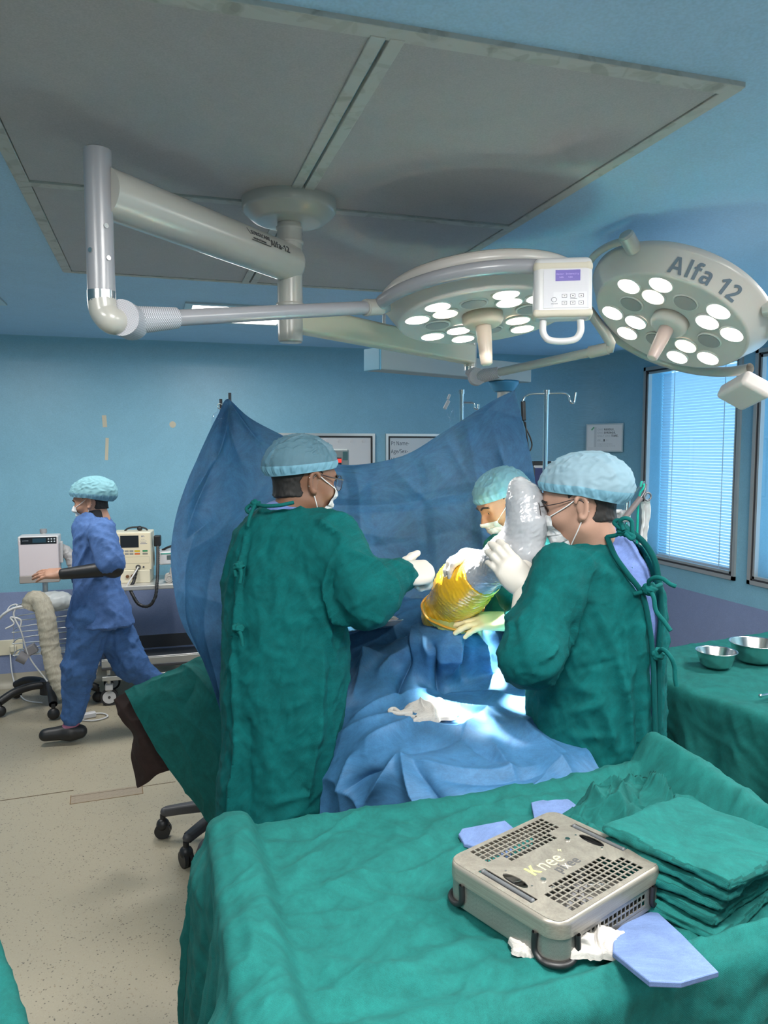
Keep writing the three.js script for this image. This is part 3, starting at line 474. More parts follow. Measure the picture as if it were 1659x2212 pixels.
// bouffant cap in the head frame: shape(phi, t) with the pole at the crown
function capGeo(o = {}) {
  const { puff = 1, droop = 0, tilt = 0.28, sd = 1 } = o, c = V(0, 0.042, -0.016), nu = 120, nv = 44;
  const point = (phi, t, off = 0) => {
    const th = t * (1.70 - tilt * Math.cos(phi) + droop * 0.25 * Math.max(0, -Math.cos(phi)));
    let dx = Math.sin(th) * Math.sin(phi), dy = Math.cos(th), dz = Math.sin(th) * Math.cos(phi);
    const back = Math.max(0, -dz), bulge = Math.sin(Math.min(1, t * 1.05) * Math.PI);
    const fold = 0.003 * bulge * Math.sin(phi * 3 + 4 * t + sd) + 0.0055 * bulge * (ridge(Math.sin(phi * 2.5 + 5 * t + sd + 0.8 * noiseC(dx * 3, dy * 3, dz * 3 + sd))) - 0.3) + 0.0014 * bulge * noise3(dx * 5 + sd, dy * 5, dz * 5) + 0.004 * bulge * (ridge(noiseB(dx * 3.4 + sd * 2, dy * 3.4 + t * 1.5, dz * 3.4)) - 0.3) + 0.0025 * t * Math.sin(phi * 23 + sd) * sstep(0.6, 0.95, t) * (1 - sstep(0.93, 1, t));
    const rim = 1 - 0.045 * sstep(0.86, 1, t);
    const k = puff * rim;
    return V(c.x + dx * (0.0885 * k + fold + off), c.y + dy * (0.094 * k + fold + off), c.z + dz * ((0.112 + droop * 0.02 * back) * k + fold + off));
  };
  const crown = surf((u, v) => point(u * Math.PI * 2, v * 0.86), nu, nv, 1, 1), band = surf((u, v) => point(u * Math.PI * 2, 0.845 + v * 0.155, 0.0008 + 0.0007 * Math.sin(u * 420) * (v > 0.2 && v < 0.8 ? 1 : 0)), 480, 10, 1, 1);
  return { crown, band };
}
// surgical mask wrapped on the head field
function maskGeo(sd = 0, topEl = 0.48) {
  const c = [0, -0.056, 0.02];
  const radius = (dx, dy, dz) => { let r = 0.16; for (let i = 0; i < 60; i++) { const d = HEAD(c[0] + dx * r, c[1] + dy * r, c[2] + dz * r); if (d < 0.0025) break; r -= Math.max(0.0012, d * 0.7); } return r; };
  return surf((u, v) => {
    const az = (u - 0.5) * 2 * mix(0.86, 1.3, sstep(0.1, 0.9, v)), w = Math.cos(az * 0.62), el = mix(topEl * w + 0.02, -0.98 * w - 0.1, v);
    const dx = Math.sin(az) * Math.cos(el), dy = Math.sin(el), dz = Math.cos(az) * Math.cos(el);
    let r = 0, n = 0; for (const [a, b] of [[0, 0], [0.1, 0], [-0.1, 0], [0, 0.1], [0, -0.1]]) { const X = Math.sin(az + a) * Math.cos(el + b), Y = Math.sin(el + b), Z = Math.cos(az + a) * Math.cos(el + b); r += radius(X, Y, Z); n++; } r = Math.max(r / n, radius(dx, dy, dz));
    const mid = Math.cos(az * 0.9), pl = v * 4 % 1; r += 0.006 * mid * Math.sin(v * Math.PI) + 0.0034 * mid * (pl - 0.5) * sstep(0.05, 0.2, v) * (1 - sstep(0.85, 0.98, v)) + 0.0015 * noise3(u * 9 + sd, v * 6, sd) + 0.0022 * Math.abs(Math.sin(az)) * Math.sin(v * 19 + sd) + 0.002;
    return V(c[0] + dx * r, c[1] + dy * r, c[2] + dz * r);
  }, 70, 56);
}
const MASKGEO = [0.48, 0.46, 0.2, 0.45].map((t, s) => maskGeo(s * 3.1, t));
// ---- hand in a local frame: y from wrist to knuckles, z out of the back of the hand, x towards the thumb
function handPrims(o) {
  const { curl = [0.6, 0.6, 0.6, 0.6], thumb = [0.5, 0.3, 0.3], spread = 0.06, r = 1, s = 1 } = o, out = [];
  out.push(cap([0, -0.05, 0], [0, 0.02, 0], 0.026 * r, 0.027 * r, 0.02)); out.push(ell([0, 0.052, 0.001], [0.041 * r, 0.05 * r, 0.0175 * r], 0.02)); out.push(ell([0.022, 0.03, -0.008], [0.02 * r, 0.03 * r, 0.017 * r], 0.018));
  const base = [[0.029, 0.088], [0.009, 0.094], [-0.011, 0.09], [-0.029, 0.08]], len = [[0.044, 0.027, 0.021], [0.048, 0.031, 0.022], [0.044, 0.029, 0.022], [0.034, 0.022, 0.02]], rad = [0.0098, 0.01, 0.0096, 0.0085];
  base.forEach(([x, y], i) => {
    let p = [x, y, 0.001], a = 0; const sp = spread * (1.5 - i) ; const cu = Array.isArray(curl[i]) ? curl[i] : [curl[i], curl[i] * 1.1, curl[i] * 0.7];
    out.push(cap([x * 0.6, 0.03, 0.002], p, 0.0125 * r, rad[i] * 1.16 * r, 0.014));
    len[i].forEach((l, j) => { a += cu[j]; const q = [p[0] + l * Math.sin(sp) * Math.cos(a), p[1] + l * Math.cos(a) * Math.cos(sp), p[2] - l * Math.sin(a)]; const f = cap(p, q, rad[i] * (1.1 - j * 0.1) * r, rad[i] * (1 - j * 0.12) * r, 0.0055); out.push(f); p = q; });
  });
  let p = [0.03, 0.022, -0.006]; const dirs = [[0.8, 0.6, -0.25], [0.55, 0.82, -0.3], [0.4, 0.9, -0.3]], tl = [0.036, 0.032, 0.026];
  let acc = 0; tl.forEach((l, j) => { acc += thumb[j]; const d = V(...dirs[j]).normalize().applyAxisAngle(V(0, 1, 0), acc).normalize(); const q = [p[0] + d.x * l, p[1] + d.y * l, p[2] + d.z * l]; out.push(cap(p, q, (0.0135 - j * 0.0018) * r, (0.0122 - j * 0.0018) * r, 0.009)); p = q; });
  return out;
}
function handGeo(o) { return mesh3(blend(handPrims(o)), o.cell ?? 0.0032, 0.012); }
function handMatrix(wrist, along, back, mirror = false, s = 1) {   // along: wrist to knuckles; back: out of the back of the hand
  const y = VA(along).normalize(), z = VA(back), x = y.clone().cross(z).normalize(), zz = x.clone().cross(y); if (mirror) x.negate();
  return new THREE.Matrix4().makeBasis(x.multiplyScalar(s), y.multiplyScalar(s), zz.multiplyScalar(s)).setPosition(wrist[0], wrist[1], wrist[2]);
}
function applyM(g, m) { const c = g.clone(); c.applyMatrix4(m); if (m.determinant() < 0) { const i = c.index; for (let k = 0; k < i.count; k += 3) { const t = i.getX(k); i.setX(k, i.getX(k + 1)); i.setX(k + 1, t); } c.computeVertexNormals(); } return c; }
// ---- cloth sheet through a grid of points (rows of [x,y,z])
function crSample(a, t) { const n = a.length - 1, x = clamp(t) * n, i = Math.min(n - 1, Math.floor(x)), f = x - i, p = (k) => a[clamp(k, 0, n)]; const w0 = -0.5 * f + f * f - 0.5 * f * f * f, w1 = 1 - 2.5 * f * f + 1.5 * f * f * f, w2 = 0.5 * f + 2 * f * f - 1.5 * f * f * f, w3 = -0.5 * f * f + 0.5 * f * f * f; return [i, w0, w1, w2, w3]; }
function gridPoint(G, u, v) {
  const [j, a0, a1, a2, a3] = crSample(G, v), W = [a0, a1, a2, a3], n = G.length - 1, o = [0, 0, 0];
  for (let k = 0; k < 4; k++) { const row = G[clamp(j - 1 + k, 0, n)], [i, b0, b1, b2, b3] = crSample(row, u), X = [b0, b1, b2, b3], m = row.length - 1; for (let l = 0; l < 4; l++) { const q = row[clamp(i - 1 + l, 0, m)], w = W[k] * X[l]; o[0] += q[0] * w; o[1] += q[1] * w; o[2] += q[2] * w; } }
  return o;
}
function sheet(G, nu, nv, o = {}) {
  const { strokes = [], amp = 0.003, freq = 5, fine = 0.0006, su = 1, sv = 1, sharp = [] } = o;
  const g = surf((u, v) => VA(gridPoint(G, u, v)), nu, nv, su, sv), p = g.attributes.position, n = g.attributes.normal, uv = g.attributes.uv;
  for (let i = 0; i < p.count; i++) {
    const x = p.getX(i), y = p.getY(i), z = p.getZ(i), u = uv.getX(i) / su, v = uv.getY(i) / sv;
    let d = amp * (ridge(noise3(x * freq, y * freq, z * freq)) - 0.3) + fine * noiseB(x * 30, y * 30, z * 30);
    for (const s of strokes) { const bu = s[2] - s[0], bv = s[3] - s[1], h = clamp(((u - s[0]) * bu + (v - s[1]) * bv) / (bu * bu + bv * bv)), e = ((u - s[0] - bu * h) ** 2 + (v - s[1] - bv * h) ** 2) / (s[4] * s[4]); if (e < 8) d += s[5] * (0.3 * Math.exp(-e) + 0.8 * Math.exp(-1.6 * Math.sqrt(e))) * (0.3 + 0.7 * Math.sin(Math.PI * (0.08 + 0.84 * h))); }
    for (const s of sharp) { const bu = s[2] - s[0], bv = s[3] - s[1], L = Math.hypot(bu, bv), h = ((u - s[0]) * bu + (v - s[1]) * bv) / (L * L), e = Math.abs((u - s[0]) * bv - (v - s[1]) * bu) / L; if (h > -0.1 && h < 1.1 && e < s[4]) d += s[5] * (1 - e / s[4]) * sstep(-0.1, 0.1, h) * (1 - sstep(0.9, 1.1, h)); }
    p.setXYZ(i, x + n.getX(i) * d, y + n.getY(i) * d, z + n.getZ(i) * d);
  }
  g.computeVertexNormals(); return g;
}

// crumpled cloth lying on a surface: half sizes a, b, height h
function crumple(a, b, h, seed, freq) {
  return surf((u, v) => {
    const t = u * Math.PI * 2, r = v, ed = 1 + 0.22 * noise3(Math.cos(t) * 1.3, Math.sin(t) * 1.3, seed) + 0.07 * noiseB(Math.cos(t) * 5, Math.sin(t) * 5, seed), x = a * r * ed * Math.cos(t), z = b * r * ed * Math.sin(t);
    const w = 0.5 * noiseC(x * freq * 0.9, z * freq * 0.9, seed), n1 = ridge(noise3(x * freq * 1.1 + w, z * freq * 1.1 + w, seed * 2)), n2 = ridge(noiseB(x * freq * 2.4, z * freq * 2.4 + w, seed)), env = Math.pow(Math.max(0, 1 - r * r * 0.92), 0.75);
    const y = h * env * (0.42 + 0.46 * n1 + 0.12 * n2) + 0.003;
    return V(x + 0.014 * env * noiseB(x * 16, z * 16, seed + 3), y * (1 - sstep(0.93, 1, r) * 0.85), z + 0.014 * env * noiseC(x * 16, z * 16, seed + 5));
  }, 110, 50);
}
// ---------------------------------------------------------------- measured points in metres
const J = {
pa: {
  head: [0.421,1.608,-2.223],
  fwd: [0.94,-0.101,-0.326],
  up: [0.05,1,0],
  gown: [[0.384,1.539,-2.228,0.052,0.05],[0.377,1.525,-2.229,0.089,0.085],[0.376,1.498,-2.227,0.133,0.115],[0.376,1.454,-2.223,0.168,0.125],[0.368,1.386,-2.22,0.18,0.135],[0.359,1.303,-2.215,0.182,0.14],[0.355,1.208,-2.208,0.181,0.145],[0.356,1.085,-2.197,0.189,0.15],[0.349,0.948,-2.187,0.183,0.15],[0.335,0.825,-2.181,0.173,0.15],[0.318,0.702,-2.175,0.171,0.155],[0.308,0.565,-2.167,0.17,0.16],[0.302,0.36,-2.151,0.174,0.165]],
  arm: [[0.478,1.439,-2.139],[0.561,1.286,-2.038],[0.674,1.332,-2.091]],
  arm2: [[0.311,1.413,-2.417],[0.442,1.189,-2.495],[0.583,1.185,-2.557]],
  wrist: [0.674,1.333,-2.092],
  handdir: [0.998,0.053,-0.029],
  handback: [-0.076,0.797,0.599],
  chest: [0.371,1.41,-2.242],
  pelvis: [0.354,0.997,-2.211],
  st: [[0.502,1.449,-2.049,0.435,1.494,-2.073,0.012,0.008],[0.489,1.442,-2.052,0.442,1.288,-2.053,0.012,0.01],[0.48,1.429,-2.054,0.463,1.236,-2.042,0.014,-0.012],[0.443,1.339,-2.057,0.481,1.12,-2.026,0.016,0.01],[0.46,1.275,-2.046,0.505,1.217,-2.028,0.014,0.012],[0.369,1.339,-2.079,0.476,1.146,-2.03,0.022,0.008],[0.489,1.429,-2.051,0.567,1.352,-2.021,0.012,0.007],[0.5,1.378,-2.043,0.553,1.275,-2.018,0.01,0.007],[0.519,1.404,-2.04,0.605,1.359,-2.01,0.01,0.006],[0.468,1.326,-2.048,0.54,1.249,-2.02,0.012,-0.008],[0.567,1.352,-2.021,0.629,1.326,-2.0,0.012,0.006],[0.553,1.262,-2.017,0.628,1.307,-1.998,0.012,0.007],[0.225,1.52,-2.138,0.195,1.301,-2.128,0.012,0.01],[0.211,1.339,-2.127,0.187,1.082,-2.111,0.012,0.01],[0.19,1.12,-2.114,0.197,0.888,-2.092,0.012,0.01],[0.203,0.888,-2.09,0.169,0.644,-2.079,0.016,0.014],[0.23,1.494,-2.134,0.212,1.236,-2.117,0.012,-0.01],[0.236,0.94,-2.085,0.235,0.644,-2.059,0.016,-0.012],[0.439,1.146,-2.041,0.42,0.888,-2.025,0.02,0.012],[0.421,0.94,-2.029,0.385,0.734,-2.022,0.018,0.012],[0.476,1.146,-2.03,0.461,0.94,-2.017,0.02,-0.01],[0.363,1.069,-2.058,0.369,0.837,-2.036,0.03,0.006],[0.262,1.017,-2.083,0.304,0.682,-2.042,0.03,0.006],[0.305,0.727,-2.045,0.404,0.744,-2.017,0.008,0.007],[0.374,0.76,-2.028,0.416,0.714,-2.011,0.008,-0.008],[0.329,0.689,-2.035,0.428,0.682,-2.005,0.012,0.005],[0.361,0.991,-2.052,0.392,0.998,-2.043,0.008,0.006],[0.384,1.21,-2.063,0.406,1.21,-2.057,0.006,0.004],[0.422,1.507,-2.078,0.465,1.481,-2.062,0.012,0.006],[0.311,1.507,-2.111,0.284,1.404,-2.11,0.02,-0.006],[0.268,1.275,-2.104,0.283,1.12,-2.086,0.03,0.006]],
},
pb: {
  head: [1.156,1.544,-1.913],
  fwd: [-0.815,-0.16,-0.557],
  up: [-0.06,1,0],
  gown: [[1.232,1.47,-1.915,0.049,0.05],[1.231,1.451,-1.914,0.08,0.085],[1.233,1.413,-1.91,0.118,0.12],[1.234,1.359,-1.905,0.148,0.14],[1.232,1.286,-1.899,0.169,0.15],[1.227,1.205,-1.893,0.18,0.155],[1.215,1.098,-1.888,0.188,0.16],[1.203,0.965,-1.88,0.192,0.165],[1.201,0.831,-1.869,0.188,0.165],[1.198,0.697,-1.858,0.185,0.17],[1.192,0.524,-1.845,0.195,0.175],[1.188,0.39,-1.835,0.199,0.175]],
  arm: [[1.057,1.361,-1.832],[0.931,1.158,-1.758],[0.952,1.224,-1.831]],
  arm2: [[1.27,1.318,-2.121],[1.218,1.047,-2.197],[1.133,1.153,-2.232]],
  wrist: [0.98,1.308,-1.882],
  cuff: [0.959,1.235,-1.851],
  handdir: [-0.558,0.775,-0.297],
  handback: [-0.083,-0.103,0.991],
  chest: [1.242,1.322,-1.92],
  pelvis: [1.219,0.904,-1.891],
  cut: [[1.174,1.478,-1.755],[1.188,1.33,-1.738],[1.253,1.207,-1.708],[1.261,1.046,-1.691],[1.266,0.874,-1.675]],
  st: [[1.053,1.355,-1.781,1.013,1.17,-1.777,0.02,0.008],[0.918,1.17,-1.805,0.94,1.12,-1.794,0.012,0.008],[0.946,1.096,-1.79,1.084,1.17,-1.755,0.016,0.012],[0.951,1.083,-1.788,1.166,1.133,-1.727,0.012,-0.01],[0.963,1.071,-1.783,1.116,1.046,-1.735,0.018,0.01],[0.976,1.12,-1.783,1.061,1.219,-1.766,0.016,0.01],[0.964,1.12,-1.787,1.013,1.182,-1.778,0.01,-0.01],[1.078,1.441,-1.78,1.172,1.367,-1.746,0.025,0.006],[1.043,1.429,-1.79,1.125,1.404,-1.763,0.018,0.005],[0.984,0.972,-1.768,1.128,1.022,-1.729,0.02,0.008],[1.007,0.923,-1.757,1.161,0.935,-1.712,0.02,0.006],[1.198,1.219,-1.725,1.208,0.799,-1.686,0.012,0.01],[1.231,1.133,-1.708,1.229,0.812,-1.681,0.01,-0.01],[1.172,1.145,-1.727,1.199,1.009,-1.707,0.014,0.01],[1.128,1.022,-1.729,1.172,0.874,-1.703,0.025,0.007],[1.004,1.305,-1.791,0.953,1.17,-1.795,0.02,-0.006],[0.908,1.256,-1.816,0.955,1.231,-1.799,0.01,0.005],[0.901,1.219,-1.814,0.954,1.188,-1.796,0.01,0.005],[1.122,1.293,-1.754,1.178,1.145,-1.725,0.03,0.007],[1.245,0.972,-1.69,1.245,0.725,-1.668,0.012,0.01],[1.065,0.861,-1.734,1.122,0.799,-1.712,0.02,0.008]],
  bow1: [1.24,1.49,-1.736],
  bow2: [1.253,1.326,-1.707],
  bow3: [1.295,1.149,-1.711],
},
pc: {
  head: [1.236,1.497,-2.576],
  fwd: [-0.913,-0.407,0.008],
  up: [-0.35,1,-0.1],
  gown: [[1.325,1.405,-2.573,0.048,0.05],[1.333,1.384,-2.569,0.083,0.08],[1.336,1.352,-2.565,0.119,0.11],[1.342,1.3,-2.559,0.143,0.12],[1.336,1.196,-2.552,0.157,0.13],[1.327,1.057,-2.542,0.159,0.13],[1.32,0.866,-2.528,0.161,0.135],[1.314,0.605,-2.507,0.161,0.14],[1.305,0.344,-2.487,0.167,0.14]],
  arm: [[1.405,1.309,-2.478],[1.223,1.142,-2.256],[1.079,1.149,-2.164]],
  arm2: [[1.208,1.32,-2.517],[1.121,1.247,-2.243],[1.032,1.321,-2.192]],
  wrist: [1.071,1.151,-2.166],
  handdir: [-0.922,0.0,-0.386],
  handback: [-0.202,0.927,0.315],
  wrist2: [1.01,1.344,-2.18],
  handdir2: [-0.948,0.266,-0.174],
  handback2: [0.084,0.97,0.227],
  chest: [1.348,1.261,-2.585],
  pelvis: [1.339,0.875,-2.554],
  st: [[1.37,1.335,-2.417,1.305,1.252,-2.43,0.02,0.006],[1.339,1.352,-2.428,1.29,1.318,-2.44,0.015,0.005],[1.143,1.169,-2.471,1.191,1.153,-2.455,0.01,0.006],[1.158,1.136,-2.463,1.223,1.169,-2.447,0.01,0.006]],
},
pd: {
  head: [-0.364,1.398,-4.693],
  fwd: [-0.958,-0.161,-0.236],
  up: [-0.12,1,0],
  neck: [-0.343,1.304,-4.679],
  top: [[-0.361,1.331,-4.687,0.048,0.06],[-0.356,1.304,-4.683,0.086,0.1],[-0.348,1.259,-4.677,0.109,0.13],[-0.34,1.165,-4.666,0.114,0.135],[-0.337,1.032,-4.654,0.113,0.13],[-0.339,0.898,-4.643,0.127,0.135],[-0.333,0.764,-4.629,0.172,0.15],[-0.325,0.689,-4.62,0.193,0.16]],
  arm: [[-0.301,1.235,-4.503],[-0.234,1.042,-4.414],[-0.495,1.011,-4.49]],
  sleeve: [-0.253,1.075,-4.422],
  arm2: [[-0.4,1.199,-4.875],[-0.436,0.942,-4.906],[-0.583,0.962,-4.826]],
  wrist: [-0.505,1.011,-4.493],
  handdir: [-0.958,0.02,-0.288],
  handback: [-0.146,0.863,0.484],
  leg: [[-0.366,0.746,-4.596],[-0.445,0.455,-4.594],[-0.492,0.128,-4.622]],
  toe: [-0.642,0.063,-4.62],
  leg2: [[-0.294,0.716,-4.718],[-0.175,0.437,-4.679],[0.01,0.237,-4.648]],
  toe2: [-0.011,0.107,-4.643],
  chest: [-0.347,1.139,-4.666],
  pelvis: [-0.34,0.747,-4.651],
},
leg: {
  hip: [1.056,0.84,-2.699],
  knee: [0.928,1.141,-2.366],
  calf: [0.941,1.256,-2.246],
  ankle: [0.99,1.38,-2.022],
  heel: [1.023,1.398,-1.971],
  sole: [1.029,1.486,-1.977],
  ball: [1.029,1.546,-1.993],
  toe: [1.018,1.589,-2.011],
  toe2: [1.072,1.556,-2.033],
},
drape: [[[0.665,0.98,-3.186],[0.871,1.02,-3.179],[1.039,1.06,-3.103],[1.149,1.07,-2.942],[1.28,1.05,-2.855],[1.431,1.0,-2.862],[1.581,0.95,-2.776]],[[0.6,0.97,-2.79],[0.773,1.04,-2.786],[0.889,1.1,-2.654],[0.924,1.13,-2.344],[1.043,1.1,-2.357],[1.231,1.03,-2.497],[1.432,0.95,-2.512]],[[0.564,0.93,-2.589],[0.727,1.0,-2.561],[0.81,1.06,-2.393],[0.868,1.07,-2.24],[1.013,1.05,-2.276],[1.183,0.99,-2.397],[1.351,0.93,-2.352]],[[0.518,0.9,-2.378],[0.669,0.97,-2.358],[0.768,0.95,-2.317],[0.876,0.92,-2.281],[1.036,0.93,-2.304],[1.192,0.94,-2.306],[1.275,0.92,-2.186]],[[0.479,0.86,-2.238],[0.598,0.94,-2.159],[0.712,0.94,-2.125],[0.836,0.92,-2.135],[0.974,0.92,-2.13],[1.127,0.93,-2.148],[1.217,0.92,-2.057]],[[0.454,0.8,-2.137],[0.541,0.91,-2.002],[0.651,0.92,-1.942],[0.761,0.92,-1.873],[0.912,0.92,-1.9],[1.045,0.92,-1.917],[1.131,0.9,-1.871]],[[0.432,0.74,-2.055],[0.502,0.86,-1.906],[0.593,0.89,-1.805],[0.727,0.9,-1.726],[0.873,0.9,-1.733],[1.013,0.9,-1.755],[1.081,0.88,-1.683]],[[0.419,0.66,-2.026],[0.503,0.78,-1.884],[0.587,0.83,-1.748],[0.696,0.86,-1.649],[0.855,0.87,-1.645],[1.004,0.87,-1.656],[1.124,0.8,-1.613]],[[0.418,0.58,-2.023],[0.513,0.7,-1.875],[0.591,0.76,-1.742],[0.702,0.8,-1.663],[0.841,0.82,-1.616],[0.996,0.82,-1.608],[1.195,0.7,-1.657]],[[0.424,0.42,-2.061],[0.536,0.5,-1.96],[0.632,0.54,-1.86],[0.765,0.56,-1.808],[0.922,0.57,-1.766],[1.08,0.56,-1.737],[1.273,0.5,-1.738]]],
drapeSt: [[0.333,0.25,0.2,0.333,0.03,0.02],[0.35,0.25,0.3,0.417,0.025,-0.02],[0.383,0.183,0.35,0.267,0.03,0.018],[0.45,0.233,0.517,0.35,0.025,-0.025],[0.567,0.2,0.55,0.283,0.025,0.02],[0.667,0.183,0.7,0.317,0.03,0.02],[0.617,0.167,0.6,0.317,0.02,-0.018],[0.167,0.233,0.117,0.4,0.03,0.018],[0.2,0.217,0.35,0.2,0.03,-0.015],[0.1,0.3,0.217,0.283,0.025,0.015],[0.133,0.483,0.383,0.4,0.025,0.012],[0.183,0.583,0.367,0.517,0.03,0.012],[0.3,0.65,0.533,0.55,0.03,-0.008],[0.317,0.65,0.183,0.817,0.035,0.018],[0.333,0.65,0.383,0.867,0.03,0.018],[0.267,0.683,0.133,0.733,0.03,-0.014],[0.367,0.667,0.45,0.833,0.035,-0.012],[0.617,0.6,0.65,0.75,0.03,0.01],[0.533,0.567,0.633,0.683,0.025,-0.008],[0.65,0.5,0.533,0.55,0.03,0.012],[0.3,0.65,0.717,0.717,0.03,0.008],[0.75,0.55,0.833,0.817,0.04,0.008],[0.133,0.633,0.1,0.817,0.03,0.016],[0.45,0.717,0.767,0.767,0.03,-0.006],[0.45,0.333,0.8,0.417,0.035,-0.012]],
screen: [[[0.249,1.85,-3.103],[0.286,1.898,-3.127],[0.383,1.822,-3.144],[0.533,1.742,-3.134],[0.723,1.638,-3.109],[0.98,1.665,-3.055],[1.17,1.774,-3.008],[1.36,1.898,-2.961],[1.458,1.947,-2.936]],[[0.198,1.754,-3.068],[0.275,1.764,-3.087],[0.394,1.738,-3.133],[0.544,1.69,-3.126],[0.735,1.607,-3.103],[0.979,1.626,-3.052],[1.178,1.719,-3.001],[1.367,1.817,-2.952],[1.478,1.85,-2.922]],[[0.116,1.576,-3.014],[0.229,1.582,-3.043],[0.39,1.578,-3.12],[0.557,1.547,-3.12],[0.748,1.516,-3.091],[0.977,1.525,-3.044],[1.193,1.574,-2.983],[1.381,1.622,-2.931],[1.522,1.642,-2.891]],[[0.064,1.42,-2.974],[0.187,1.414,-2.999],[0.371,1.401,-3.09],[0.554,1.384,-3.107],[0.744,1.371,-3.08],[0.973,1.369,-3.032],[1.198,1.399,-2.967],[1.385,1.418,-2.912],[1.543,1.447,-2.867]],[[0.044,1.25,-2.934],[0.165,1.237,-2.98],[0.346,1.207,-3.06],[0.547,1.185,-3.081],[0.756,1.18,-3.049],[0.962,1.178,-2.997],[1.186,1.198,-2.932],[1.371,1.198,-2.876],[1.543,1.236,-2.828]],[[0.076,1.059,-2.908],[0.177,1.043,-2.949],[0.348,1.016,-3.022],[0.539,0.999,-3.046],[0.744,1.004,-3.006],[0.946,1.023,-2.947],[1.167,1.032,-2.882],[1.35,1.013,-2.825],[1.526,1.013,-2.772]],[[0.156,0.883,-2.879],[0.227,0.866,-2.919],[0.356,0.834,-2.961],[0.524,0.826,-2.973],[0.726,0.858,-2.936],[0.925,0.886,-2.879],[1.141,0.895,-2.815],[1.321,0.886,-2.76],[1.497,0.876,-2.706]],[[0.229,0.65,-2.858],[0.27,0.635,-2.886],[0.366,0.613,-2.918],[0.509,0.624,-2.897],[0.707,0.654,-2.861],[0.902,0.691,-2.806],[1.114,0.709,-2.744],[1.29,0.709,-2.691],[1.467,0.709,-2.638]],[[0.249,0.414,-2.852],[0.286,0.4,-2.872],[0.377,0.401,-2.886],[0.5,0.414,-2.861],[0.697,0.442,-2.825],[0.891,0.479,-2.77],[1.101,0.497,-2.708],[1.276,0.497,-2.656],[1.452,0.497,-2.603]]],
screenSt: [[0.117,0.017,0.1,0.2,0.02,0.03],[0.117,0.033,0.2,0.2,0.02,-0.02],[0.133,0.017,0.267,0.133,0.016,0.02],[0.083,0.217,0.05,0.3,0.02,0.015],[0.1,0.2,0.067,0.4,0.02,-0.02],[0.083,0.417,0.0,0.733,0.03,0.02],[0.067,0.417,0.133,0.367,0.02,0.014],[0.167,0.467,0.067,0.817,0.03,-0.015],[0.483,0.383,0.733,0.417,0.03,0.01],[0.5,0.433,0.767,0.4,0.025,-0.01],[0.617,0.367,0.767,0.35,0.03,0.008],[0.7,0.15,0.733,0.25,0.02,0.012],[0.883,0.2,0.9,0.267,0.015,0.012],[0.867,0.05,0.783,0.15,0.03,0.01],[0.517,0.267,0.733,0.283,0.02,-0.006],[0.8,0.283,0.817,0.417,0.03,0.008],[0.667,0.183,0.683,0.367,0.03,0.006]],
screenSharp: [[0.533,0.067,0.55,0.583,0.02,0.006],[0.8,0.067,0.833,0.567,0.02,0.006],[0.483,0.3,0.983,0.3,0.02,-0.005],[0.667,0.133,0.7,0.6,0.015,-0.004]],
cutL: [[1.191,1.458,-1.821],[1.19,1.408,-1.776],[1.214,1.364,-1.754],[1.25,1.311,-1.739],[1.268,1.215,-1.725],[1.274,1.139,-1.717],[1.275,1.04,-1.708],[1.275,0.915,-1.697]],
cutR: [[1.271,1.468,-1.819],[1.289,1.442,-1.791],[1.307,1.402,-1.771],[1.317,1.357,-1.764],[1.33,1.247,-1.762],[1.316,1.154,-1.747],[1.307,1.03,-1.729],[1.301,0.904,-1.719]],
knotsB: [[1.218,1.479,-1.784],[1.258,1.327,-1.717],[1.287,1.149,-1.714]],
tiesB: [[[1.212,1.48,-1.775],[1.198,1.49,-1.78],[1.194,1.501,-1.793],[1.202,1.507,-1.781],[1.206,1.481,-1.766]],[[1.212,1.48,-1.775],[1.198,1.507,-1.771],[1.207,1.515,-1.759],[1.221,1.507,-1.754],[1.223,1.477,-1.751],[1.233,1.463,-1.757]],[[1.212,1.48,-1.775],[1.213,1.474,-1.753],[1.221,1.466,-1.74],[1.214,1.461,-1.741],[1.204,1.474,-1.756]],[[1.212,1.48,-1.775],[1.203,1.465,-1.797],[1.191,1.458,-1.821]],[[1.258,1.327,-1.717],[1.242,1.317,-1.731],[1.23,1.31,-1.745]],[[1.258,1.327,-1.717],[1.245,1.352,-1.702],[1.247,1.364,-1.681],[1.254,1.364,-1.658],[1.266,1.352,-1.643],[1.278,1.347,-1.639]],[[1.258,1.327,-1.717],[1.255,1.307,-1.695],[1.254,1.275,-1.682],[1.269,1.247,-1.665],[1.277,1.227,-1.65]],[[1.258,1.327,-1.717],[1.284,1.333,-1.72],[1.306,1.334,-1.734]],[[1.287,1.149,-1.714],[1.275,1.171,-1.677],[1.274,1.161,-1.645],[1.284,1.135,-1.64],[1.285,1.104,-1.637],[1.288,1.084,-1.634]]],
collar: [[0.84,1.179,-2.358],[0.842,1.148,-2.313],[0.872,1.131,-2.271],[0.907,1.121,-2.239],[0.949,1.12,-2.216],[0.982,1.143,-2.218],[1.02,1.172,-2.262],[1.053,1.199,-2.359],[1.019,1.213,-2.433],[0.95,1.208,-2.454],[0.882,1.199,-2.41]],
